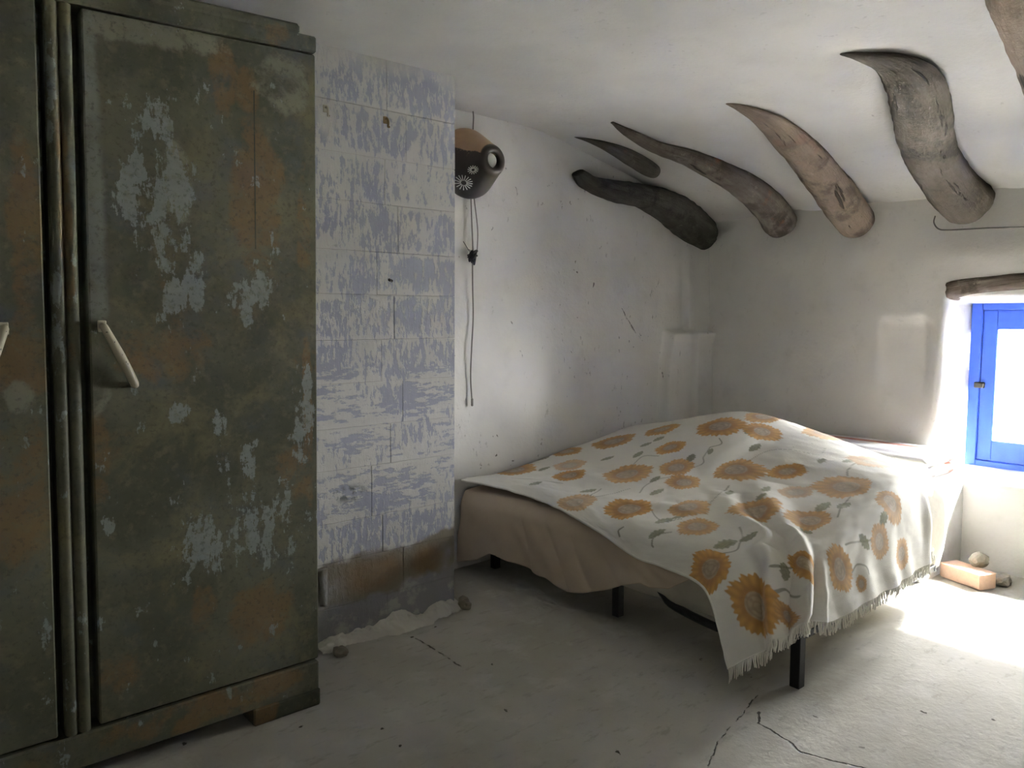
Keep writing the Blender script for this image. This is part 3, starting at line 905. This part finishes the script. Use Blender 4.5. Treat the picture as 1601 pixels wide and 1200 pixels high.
#CLOTH-END
FLOWERS = [(6.042, 5.716, 0.134, 1, 1), (7.183, 5.233, 0.102, 0.9, 1), (6.296, 4.701, 0.091, 0.95, 1), (7.718, 3.848, 0.124, 0.8, 1), (5.859, 7.309, 0.107, 1, 1), (4.761, 6.215, 0.085, 1, 1), (5.169, 8.227, 0.135, 0.95, 1), (4.296, 8.839, 0.094, 0.95, 1), (2.535, 8.903, 0.127, 0.95, 1), (2.521, 7.487, 0.091, 1, 1), (3.225, 8.018, 0.092, 0.7, 1), (3.296, 6.279, 0.128, 0.9, 1), (4.014, 5.442, 0.089, 0.9, 1), (3.535, 4.83, 0.079, 0.9, 1), (0.845, 6.118, 0.09, 0.75, 1), (1.732, 4.975, 0.119, 1, 1), (2.423, 3.928, 0.092, 0.85, 1), (1.718, 3.606, 0.086, 0.85, 1), (4.535, 4.138, 0.12, 0.9, 1), (4.93, 3.623, 0.089, 1, 1), (4.859, 3.059, 0.12, 0.8, 1), (3.056, 3.429, 0.113, 0.9, 1), (4.239, 3.365, 0.074, 0.6, 1), (3.408, 2.979, 0.087, 0.85, 1), (0.465, 2.463, 0.087, 1, 1), (0.873, 1.079, 0.123, 1, 0.66), (2.042, 1.626, 0.08, 1, 0.42), (3.254, 1.304, 0.099, 0.85, 0.75), (4.437, 1.288, 0.075, 0.75, 1), (4.944, 1.932, 0.081, 0.75, 1), (1.549, 0.483, 0.048, 0.9, 0.7), (3.789, 0.596, 0.032, 0.8, 1), (6.901, 2.673, 0.063, 0.5, 1), (6.324, 3.123, 0.108, 0.6, 1), (5.169, 0.66, 0.066, 0.8, 1)]
LEAVES = [(3.69, 9.0, 0.05, -0.06, 0.38), (2.775, 8.356, 0.044, 0.05, 0.45), (1.197, 7.648, 0.035, -0.08, 0.44), (1.915, 6.376, 0.045, -0.3, 0.49), (3.915, 7.454, 0.037, -0.2, 0.43), (4.296, 6.826, 0.037, 0.12, 0.47), (4.831, 7.036, 0.038, -0.37, 0.47), (5.183, 6.923, 0.031, -0.32, 0.51), (4.479, 5.41, 0.044, 0.35, 0.46), (4.901, 5.216, 0.028, 0.35, 0.39), (3.338, 5.49, 0.039, 0.01, 0.39), (2.845, 5.072, 0.046, -0.07, 0.4), (1.606, 3.928, 0.037, -0.37, 0.48), (1.972, 3.864, 0.034, -0.27, 0.4), (1.042, 3.8, 0.033, -0.28, 0.44), (1.352, 3.156, 0.038, -0.03, 0.41), (6.141, 5.007, 0.046, 0.14, 0.46), (5.592, 4.347, 0.047, 0.01, 0.45), (5.662, 3.478, 0.038, 0.29, 0.48), (6.0, 3.301, 0.037, -0.34, 0.5), (3.563, 3.8, 0.039, 0.46, 0.47), (4.0, 3.558, 0.041, 0.39, 0.44), (3.634, 3.51, 0.032, 0.07, 0.45), (1.775, 3.14, 0.033, -0.06, 0.51), (1.366, 3.156, 0.048, 0.04, 0.54), (3.986, 3.027, 0.055, 0.04, 0.39), (4.239, 2.818, 0.032, -0.13, 0.52), (3.0, 2.882, 0.026, 1.48, 0.38), (1.521, 1.723, 0.029, 1.32, 0.39), (4.028, 1.497, 0.04, 2.06, 0.54), (4.606, 1.707, 0.034, 0.3, 0.48)]
STEMS = [[(5.042, 5.329), (4.634, 5.2), (4.338, 5.055), (3.718, 5.522)], [(3.62, 6.472), (4.225, 6.617), (4.338, 6.199)], [(4.986, 4.122), (5.577, 4.041), (5.887, 3.8), (5.93, 3.558), (6.352, 3.59)], [(5.268, 3.172), (5.521, 3.22), (6.0, 3.236)], [(2.282, 6.231), (1.606, 6.021), (2.634, 5.651)], [(0.563, 3.687), (0.648, 3.735), (0.972, 3.784), (1.254, 3.687)], [(0.493, 4.476), (0.718, 4.54), (0.93, 4.46)], [(2.085, 3.349), (1.549, 3.107), (1.254, 2.914), (0.944, 2.93)], [(3.817, 2.673), (4.141, 2.818), (4.577, 2.898)], [(3.493, 1.739), (3.676, 1.674), (4.042, 1.497), (4.239, 1.433)], [(3.606, 1.03), (3.761, 1.127), (3.958, 0.966), (4.0, 0.741)], [(1.296, 1.674), (1.521, 1.835), (1.873, 1.835)], [(1.31, 1.079), (1.521, 1.256), (1.845, 0.837)], [(3.746, 5.2), (3.38, 5.426), (2.986, 5.474), (2.577, 5.345)], [(5.479, 5.377), (5.296, 5.2), (5.042, 5.329)], [(1.423, 8.372), (1.648, 7.76), (1.915, 7.229)], [(2.479, 3.767), (3.521, 3.864), (3.873, 3.912)], [(6.028, 3.832), (6.437, 3.735)], [(1.859, 3.816), (1.577, 3.945), (1.915, 4.379)]]
#PRINT

def cloth_print(P, a, b):
    H_, W_ = a.shape
    base = np.array([.79, .77, .71])
    colr = np.ones((H_, W_, 3)) * base
    Pb, _, _ = blanket_surface(W_, H_, False)
    da = a[0, 1] - a[0, 0]; db = b[1, 0] - b[0, 0]
    Ja = np.gradient(Pb, axis=1) / da; Jb = np.gradient(Pb, axis=0) / db
    def local(ca, cb, rad):
        i = int(np.clip(round(cb / db), 0, H_ - 1)); j = int(np.clip(round(ca / da), 0, W_ - 1))
        ta, tb = Ja[i, j], Jb[i, j]
        la, lb = np.linalg.norm(ta), np.linalg.norm(tb)
        j0, j1 = int(max(0, (ca - 1.6 * rad / la) / da)), int(min(W_, (ca + 1.6 * rad / la) / da + 2))
        i0, i1 = int(max(0, (cb - 1.6 * rad / lb) / db)), int(min(H_, (cb + 1.6 * rad / lb) / db + 2))
        if j1 <= j0 or i1 <= i0: return None
        sl = (slice(i0, i1), slice(j0, j1))
        u = (a[sl] - ca); v = (b[sl] - cb)
        e1 = ta / la; e2 = tb - e1 * (tb @ e1); l2 = np.linalg.norm(e2); c12 = tb @ e1
        return sl, u * la + v * c12, v * l2
    def over(sl, m, c):
        m = (m if np.ndim(m) else np.full(colr[sl].shape[:2], m))[..., None]
        colr[sl] = colr[sl] * (1 - m) + c * m
    for ln in STEMS:
        Q = catmull(np.array(ln), 44) if len(ln) > 2 else np.array(ln)
        for k in range(len(Q)):
            r = local(Q[k][0], Q[k][1], .008)
            if r is None: continue
            sl, x, y = r
            over(sl, .85 * sstep(.0048, .0026, np.hypot(x, y)), np.array([.36, .35, .29]))
    for (ca, cb, rad, ang, asp) in LEAVES:
        rad = rad * 1.2 if rad < .038 else rad; asp = asp * 1.05
        r = local(ca, cb, rad)
        if r is None: continue
        sl, x, y = r
        c, s = math.cos(ang), math.sin(ang)
        X, Y = (x * c + y * s) / rad, (-x * s + y * c) / rad
        w = asp * (1 - X * X).clip(0) ** .8 * (1 + .15 * np.sin(X * 14))
        m = sstep(w + .03, w - .03, np.abs(Y)) * (np.abs(X) < 1)
        vein = np.exp(-(Y / .06) ** 2) * .5
        shade = .85 + .5 * vnoise(X * 6, Y * 9, 5)
        over(sl, .85 * m, np.clip(np.array([.30, .305, .195])[None, None] * shade[..., None] + vein[..., None] * .06, 0, 1))
    rs = np.random.RandomState(4)
    for (ca, cb, rad, tone, asp) in FLOWERS:
        r = local(ca, cb, rad)
        if r is None: continue
        sl, x, y = r
        ph = rs.rand(4) * 6.3
        x = x / asp
        th = np.arctan2(y, x); R = np.hypot(x, y) / rad
        edge = .93 + .035 * np.sin(13 * th + ph[0]) + .045 * np.sin(31 * th + ph[1]) + .05 * np.sin(5 * th + ph[2]) + .07 * vnoise(np.cos(th) * 9, np.sin(th) * 9 + ph[3], 6)
        m = sstep(edge + .03, edge - .03, R)
        petal = .5 + .5 * np.sin(17 * th + ph[3] + 2 * R)
        cc = np.array([.56, .29, .065])[None, None] * (0.82 + .30 * petal[..., None] * sstep(.35, .9, R)[..., None])
        brown = np.array([.33, .155, .045])
        k = (sstep(.72, .5, R) * (.35 + .5 * (vnoise(np.cos(th) * 5 + R * 6, np.sin(th) * 5 + ph[0], 3) + .5)))[..., None]
        cc = cc * (1 - k) + brown * k
        cen = sstep(.46, .40, R)[..., None]
        cgrey = np.array([.36, .28, .19])[None, None] * (.8 + .55 * (vnoise(x / rad * 9, y / rad * 9, 8) + .5))[..., None]
        cc = cc * (1 - cen) + cgrey * cen
        ring = np.exp(-((R - .33) / .035) ** 2)[..., None] * .55 + np.exp(-((R - .16) / .03) ** 2)[..., None] * .5
        cc = cc * (1 - ring) + np.array([.26, .17, .11]) * ring
        cc = cc * tone + base * (1 - tone)
        over(sl, .94 * m, cc)
    # plain woven border along the fringe
    m = sstep(.10, .07, b) * .35
    colr[:] = colr * (1 - m[..., None]) + np.array([.74, .72, .66]) * m[..., None]
    return colr

def build_blanket():
    P, a, b = blanket_surface()
    o = mesh_np('blanket', P, grid_faces(NB, NA), M['blanket'])
    colr = cloth_print(P, a, b)
    ca = o.data.color_attributes.new('print', 'FLOAT_COLOR', 'POINT')
    ca.data.foreach_set('color', np.concatenate([colr, np.ones(colr.shape[:2] + (1,))], -1).ravel())
    g = o.data.attributes.new('weave', 'FLOAT_VECTOR', 'POINT')
    g.data.foreach_set('vector', np.stack([a * .18, b * .2, a * 0], -1).ravel())
    so = o.modifiers.new('thickness', 'SOLIDIFY'); so.thickness = .005; so.offset = -1; so.use_rim = True
    tag(o, 'cream fringed blanket printed with orange sunflowers, spread over the bed', 'blanket')
    # rolled hem along the left edge
    hemP = P[:, 0][::6]
    tube('hem', hemP, .0065, M['fringe'], o, 8)
    # fringe threads
    V, F = [], []
    rs = np.random.RandomState(3)
    row = P[0]; seg = np.concatenate([[0], np.cumsum(np.linalg.norm(np.diff(row, axis=0), axis=1))])
    s = 0.0
    while s < seg[-1]:
        p = np.array([np.interp(s, seg, row[:, k]) for k in range(3)])
        p2 = np.array([np.interp(min(s + .006, seg[-1]), seg, row[:, k]) for k in range(3)])
        t = p2 - p; t /= np.linalg.norm(t) + 1e-9
        ln = .040 + rs.rand() * .010
        dirv = np.array([rs.uniform(-.15, .15), rs.uniform(-.15, .15), -1.0]); dirv /= np.linalg.norm(dirv)
        dirv = dirv + t * rs.uniform(-.12, .12)
        w = .0030
        nrm = np.cross(t, dirv); nrm /= np.linalg.norm(nrm) + 1e-9
        k0 = len(V)
        for q in range(4):
            c = p + dirv * (ln * q / 3) + nrm * .003 * math.sin(q * 1.3 + s * 60)
            c[2] = max(c[2], .004)
            ww = w * (1 - .12 * q)
            V += [c - t * ww, c + nrm * ww * .8, c + t * ww, c - nrm * ww * .8]
        for q in range(3):
            for e in range(4):
                F.append((k0 + q * 4 + e, k0 + q * 4 + (e + 1) % 4, k0 + q * 4 + 4 + (e + 1) % 4, k0 + q * 4 + 4 + e))
        s += .0052 + rs.rand() * .0016
    f = mesh_np('fringe', np.array(V), F, M['fringe'], o)
    tag(f, kind='stuff')
    return P
BP = build_blanket()

bed = tag(empty('bed'), 'low double bed with black metal legs standing in the corner', 'bed')
def build_bed():
    def leg(x, y):
        box('leg', x - .019, x + .019, y - .019, y + .019, -.003, .20, M['black_metal'], bed, .002)
    for y in (1.345, 2.19, 3.04):
        leg(2.465, y); leg(3.60, max(y, 1.66))
    tube('side_rail', [(2.44, 1.33, .20), (2.425, 1.45, .150), (2.42, 1.60, .128), (2.42, 1.75, .137), (2.42, 1.87, .158), (2.425, 1.97, .20), (2.43, 2.4, .20), (2.43, 3.05, .20)], .017, M['black_metal'], bed, 8, 50)
    tube('side_rail', [(3.62, 1.33, .18), (3.62, 3.05, .18)], .014, M['black_metal'], bed, 8)
    for y in (1.345, 3.04):
        box('cross_rail', 2.465, 3.62, y - .013, y + .013, .165, .195, M['black_metal'], bed, .003)
    # mattress, lumpy on top, with a quilted border
    nx, ny = 70, 90
    xs = np.linspace(2.405, 3.70, nx); ys = np.linspace(1.335, 3.08, ny)
    X, Y = np.meshgrid(xs, ys, indexing='ij')
    Z = ztop(X, Y) - .040
    e = np.minimum(np.minimum(X - xs[0], xs[-1] - X), np.minimum(Y - ys[0], ys[-1] - Y))
    Z = Z - .07 * (1 - np.clip(e / .07, 0, 1)) ** 2
    corner = gauss(X, Y, 2.30, 1.30, .32, .45); Z = Z - .08 * corner
    Zb = .178 - .035 * sstep(1.5, 1.7, Y) * 1 + 0 * X
    V = np.concatenate([np.stack([X, Y, Z], -1).reshape(-1, 3)])
    F = [tuple(f) for f in grid_faces(nx, ny)]
    # sides
    ring = [i * ny for i in range(nx)] + [(nx - 1) * ny + j for j in range(1, ny)] + [i * ny + ny - 1 for i in range(nx - 2, -1, -1)] + [j for j in range(ny - 2, 0, -1)]
    n = len(ring); Vs = [V]; prev = ring; base = len(V)
    P0 = V[ring]
    for k, t in enumerate((.25, .5, .75, 1.0)):
        Q = P0.copy()
        bot = .165 + .012 * fbm(Q[:, 1] * 6, Q[:, 0] * 6, 81, 2)
        Q[:, 2] = P0[:, 2] * (1 - t) + bot * t
        bul = .014 * math.sin(t * math.pi)
        ctr = np.array([3.03, 2.2])
        d = np.zeros((n, 2)); d[:, 0] = np.where(np.isclose(P0[:, 0], xs[0]), -1, np.where(np.isclose(P0[:, 0], xs[-1]), 1, 0)); d[:, 1] = np.where(np.isclose(P0[:, 1], ys[0]), -1, np.where(np.isclose(P0[:, 1], ys[-1]), 1, 0))
        Q[:, :2] += d * (bul - .01 * t)
        Vs.append(Q); cur = list(range(base, base + n)); base += n
        for q in range(n): F.append((prev[q], cur[q], cur[(q + 1) % n], prev[(q + 1) % n]))
        prev = cur
    F.append(tuple(prev[::-1]))
    mesh_np('mattress', np.concatenate(Vs), F, M['mattress'], bed)
build_bed()

def build_sheet():
    # hem height along the bed side
    hy = [1.62, 1.678, 1.753, 1.819, 1.907, 1.95, 2.058, 2.125, 2.267, 2.39, 2.512, 2.609, 2.771, 2.895, 2.99, 3.12]
    hz = [.37, .343, .293, .25, .232, .24, .20, .165, .112, .075, .114, .122, .126, .140, .085, .05]
    nb_, nt = 260, 60
    ys = np.linspace(1.69, 3.125, nb_)
    V = np.zeros((nb_, nt, 3))
    for i, y in enumerate(ys):
        zh = np.interp(y, hy, hz); zt = float(ztop(np.array(2.42), np.array(y))) - .030
        if y < 1.85: zt = zt - .05 * (1.85 - y) / .25
        for j in range(nt):
            t = j / (nt - 1)
            if t < .25:
                q = t / .25; x = 2.56 - q * .17 + .0; z = zt - .012 * q ** 3 - .0 
            else:
                q = (t - .25) / .75
                x = 2.39 - .034 * math.sin(min(1, q * 4) * math.pi / 2) - .012 * q
                z = (zt - .012) + (zh - zt + .012) * q
                amp = .024 * min(1, q * 1.6) * (.35 + .65 * float(sstep(2.1, 2.5, y)))
                sw = math.sin(y * 12 + 1.8 * math.sin(y * 5 + 1.5 * q) + 1.5 * q)
                x += amp * ((1 - 2 * abs(sw) ** .7) * .55 * (.4 + .6 * q) + 1.2 * float(vnoise(y * 9 + .8 * q, q * .7, 91))) - .010 * q
                x += .010 * float(vnoise(y * 20 + 4 * q, q * 3, 93))
            x -= .055 * float(sstep(2.85, 3.12, y))
            V[i, j] = (x, y, z)
    o = mesh_np('bed_sheet', V, grid_faces(nb_, nt), M['sheet'])
    so = o.modifiers.new('thickness', 'SOLIDIFY'); so.thickness = .003
    tag(o, 'plain beige sheet hanging in soft folds down the left side of the bed', 'sheet')
build_sheet()

# ------------------------------------------------------------------ bench with striped bedding by the far wall
def build_bench():
    n, m = 40, 24
    bm = bmesh.new(); bm_box(bm, 3.90, 4.46, 1.50, 3.14, -.02, .50, .03, 3)
    o = bm_obj('trim_1', bm, M['reveal'], None, True); tag(o, kind='structure')
build_bench()
def build_bedding():
    root = tag(empty('folded_bedding'), 'folded white bedding with red and grey stripes beside the far wall', 'bedding')
    for k, (z0, z1, x0, ) in enumerate(((.503, .560, 3.93), (.560, .622, 3.90))):
        nx, ny = 30, 50
        xs = np.linspace(0, 1, nx); ys = np.linspace(1.50, 2.60, ny)
        V = []
        ang = np.linspace(0, 2 * math.pi, nx, endpoint=False)
        for y in ys:
            c, s = np.cos(ang), np.sin(ang)
            kx = np.sign(c) * np.abs(c) ** .35; kz = np.sign(s) * np.abs(s) ** .8
            e = min(1, min(y - ys[0], ys[-1] - y) / .03 + .25) ** .5
            X = (x0 + 4.37) / 2 + (4.37 - x0) / 2 * kx * (.985 + .015 * e) + .01 * float(vnoise(y * 4, k, 5))
            Z = (z0 + z1) / 2 + (z1 - z0) / 2 * kz * e + .006 * vnoise(X * 6, y * 4 + k, 95) * (s > 0) * (k == 1)
            V.append(np.stack([X, np.full(nx, y), Z], -1))
        F = [tuple(f) for f in grid_faces(ny, nx, wrap_v=True)]
        F.append(tuple(range(nx))); F.append(tuple(range((ny - 1) * nx, ny * nx))[::-1])
        mesh_np('folded_layer', np.array(V), F, M['stripes'], root)
build_bedding()

# ------------------------------------------------------------------ brick and rubble on the floor
def stone(name, c, r, mat, seed, label, cat='stone'):
    bm = bmesh.new(); bmesh.ops.create_icosphere(bm, subdivisions=3, radius=1)
    for v in bm.verts:
        p = v.co.copy()
        k = 1 + .5 * float(vnoise(p.x * 1.6 + 7, p.y * 1.6 + p.z * 1.3, seed)) + .25 * float(vnoise(p.x * 4, p.z * 4 + p.y * 3, seed + 5))
        v.co = Vector((c[0] + p.x * r[0] * k, c[1] + p.y * r[1] * k, max(.0, c[2] + p.z * r[2] * k)))
    o = bm_obj(name, bm, mat, None, False); tag(o, label, cat, 'small loose stones' if cat == 'stone' else None)
def build_rubble():
    bm = bmesh.new(); bm_box(bm, -.11, .11, -.055, .055, 0, .075, .006, 2)
    for v in bm.verts:
        v.co += Vector((random.uniform(-.003, .003), random.uniform(-.003, .003), random.uniform(-.002, .002) if v.co.z > .03 else 0))
    o = bm_obj('brick', bm, M['brick'], None); o.location = (4.10, 1.36, 0); o.rotation_euler = (0, 0, math.radians(68))
    tag(o, 'pale salmon brick lying on the bright floor under the window', 'brick')
    stone('stone', (4.17, 1.34, .105), (.045, .04, .038), M['rubble'], 5, 'small grey stone lying on top of the salmon brick')
    stone('stone', (4.19, 1.24, .022), (.05, .04, .03), M['rubble'], 9, 'small pale stone on the floor right of the salmon brick')
    stone('stone', (1.35, 2.61, .014), (.03, .035, .025), M['rubble'], 15, 'crumbled stone on the floor between the wardrobe foot and blue pillar')
    stone('stone', (2.005, 2.69, .018), (.026, .04, .032), M['rubble'], 25, 'crumbled stone at the right foot of the blue pillar')
build_rubble()

# ------------------------------------------------------------------ wall lamp, cables, hooks
def build_lamp():
    root = tag(empty('wall_lamp'), 'dark brown and tan clay cone lamp on the white left wall', 'lamp')
    cx, cz0 = 2.352, 2.062
    prof = [(3.135, .150), (3.128, .166), (3.115, .172), (3.10, .170), (3.08, .160), (2.955, .0925), (2.93, .080), (2.915, .0735), (2.903, .064), (2.899, .052), (2.901, .041), (2.91, .036), (2.93, .035), (2.98, .050), (3.10, .14)]
    ns = 48
    V = []
    for y, r in prof:
        for t in np.linspace(0, 2 * math.pi, ns, endpoint=False):
            V.append((cx + r * math.cos(t), y, cz0 - .015 * (3.135 - y) / .235 + r * math.sin(t)))
    mesh_np('shade', np.array(V), grid_faces(len(prof), ns, wrap_v=True), M['lamp'], root)
    bm = bmesh.new(); bmesh.ops.create_uvsphere(bm, u_segments=20, v_segments=14, radius=.037)
    for v in bm.verts: v.co += Vector((cx, 2.945, cz0 - .013))
    bm_obj('bulb', bm, M['bulb'], root, True)
    # pierced stars: rays of short slits on the cone
    def star(t0, yc, R, nr):
        V, F = [], []
        def surf(dy, ds):
            y = yc + dy; r = .160 + (.0925 - .160) * (3.08 - y) / .125 + .0012
            t = t0 + ds / .125
            return np.array((cx + r * math.cos(t), y, cz0 - .015 * (3.135 - y) / .235 + r * math.sin(t)))
        for k in range(nr):
            an = 2 * math.pi * k / nr
            for r0, r1, w in ((.3 * R, R, .0018),):
                d = np.array((math.cos(an), math.sin(an))); pn = np.array((-d[1], d[0]))
                q = []
                for rr, ww in ((r0, w * .7), (r1, w)):
                    for sgn in (-1, 1):
                        u = d * rr + pn * ww * sgn
                        q.append(surf(u[0], u[1]))
                k0 = len(V); V += q; F.append((k0, k0 + 1, k0 + 3, k0 + 2))
        o = mesh_np('pierced_star', np.array(V), F, M['bulb'], root)
        so = o.modifiers.new('s', 'SOLIDIFY'); so.thickness = .001
    star(math.radians(-128), 3.035, .040, 16)
    star(math.radians(-148), 2.962, .026, 14)
build_lamp()

def build_wires():
    Y = 3.135
    tag(tube('lamp_cable', [(2.36, Y, 2.36), (2.385, Y - .01, 2.35), (2.405, Y, 2.31), (2.40, Y - .004, 2.25), (2.395, Y, 2.10), (2.388, Y, 1.90), (2.392, Y - .004, 1.72), (2.40, Y, 1.62)], .0035, M['cable'], None, 8, 60),
        'thin grey cable running down the wall behind the clay lamp', 'cable')
    tag(tube('loose_cable', [(2.398, Y - .012, 1.90), (2.416, Y - .016, 1.75), (2.416, Y - .014, 1.66), (2.411, Y - .014, 1.625)], .0028, M['cable'], None, 8, 40),
        'second loose grey cable bowed out beside the first, under the lamp', 'cable')
    tag(tube('hanging_cable', [(2.395, Y, 1.60), (2.392, Y - .005, 1.45), (2.398, Y, 1.30), (2.384, Y - .005, 1.15), (2.380, Y, 1.0), (2.384, Y - .004, .885)], .0035, M['cable'], None, 8, 60),
        'grey cable hanging below the black wire knot to above the bed', 'cable')
    rs = np.random.RandomState(12)
    root = tag(empty('wire_knot'), 'tangled black knot of wire ends on the wall below the clay lamp', 'wire')
    for k in range(7):
        pts = [np.array((2.385, Y - .012, 1.605)) + rs.uniform(-.026, .026, 3) * np.array((1, .6, 1.2)) for _ in range(5)]
        tube('wire_loop', pts, .0045, M['dark_wire'], root, 6, 22)
    for e in ((2.33, Y - .01, 1.68), (2.35, Y - .02, 1.64), (2.42, Y - .01, 1.65)):
        tube('wire_end', [(2.385, Y - .012, 1.61), ((2.385 + e[0]) / 2, Y - .02, 1.635), e], .0016, M['dark_wire'], root, 6, 12)
    box('cable_tip', 2.378, 2.390, Y - .012, Y - .002, .845, .885, M['cable'], bpy.data.objects['hanging_cable'], .003)
    X = 4.372
    tag(tube('wall_wire', [(X, 1.695, 1.835), (X, 1.700, 1.80), (X, 1.675, 1.765), (X, 1.62, 1.755), (X + .004, 1.45, 1.750), (X, 1.3, 1.741), (X, 1.0, 1.73), (X, .6, 1.73)], .0035, M['cable'], None, 8, 70),
        'thin hooked wire running along the far wall above the lintel', 'wire')
    # hooks and a nail stub on the painted pillar
    def hook(x, z, label, mat):
        o = tube('wall_hook', [(x, 2.722, z + .012), (x, 2.705, z + .010), (x, 2.698, z - .004), (x, 2.700, z - .020), (x, 2.692, z - .024)], .0045, mat, None, 8, 20)
        box('hook_plate', x - .010, x + .010, 2.7165, 2.7225, z - .006, z + .022, mat, o, .002)
        tag(o, label, 'hook', 'hooks on the blue pillar')
    hook(1.645, 2.075, 'small tarnished brass hook high on the blue pillar', M['brass'])
    hook(1.385, 2.075, 'small ivory painted hook on the pale patch of the blue pillar', M['ivory'])
    tag(tube('wall_nail', [(1.652, 2.722, 1.453), (1.652, 2.70, 1.447)], .006, M['dark_wire'], None, 8), 'dark nail stub halfway up the blue pillar', 'nail')
build_wires()
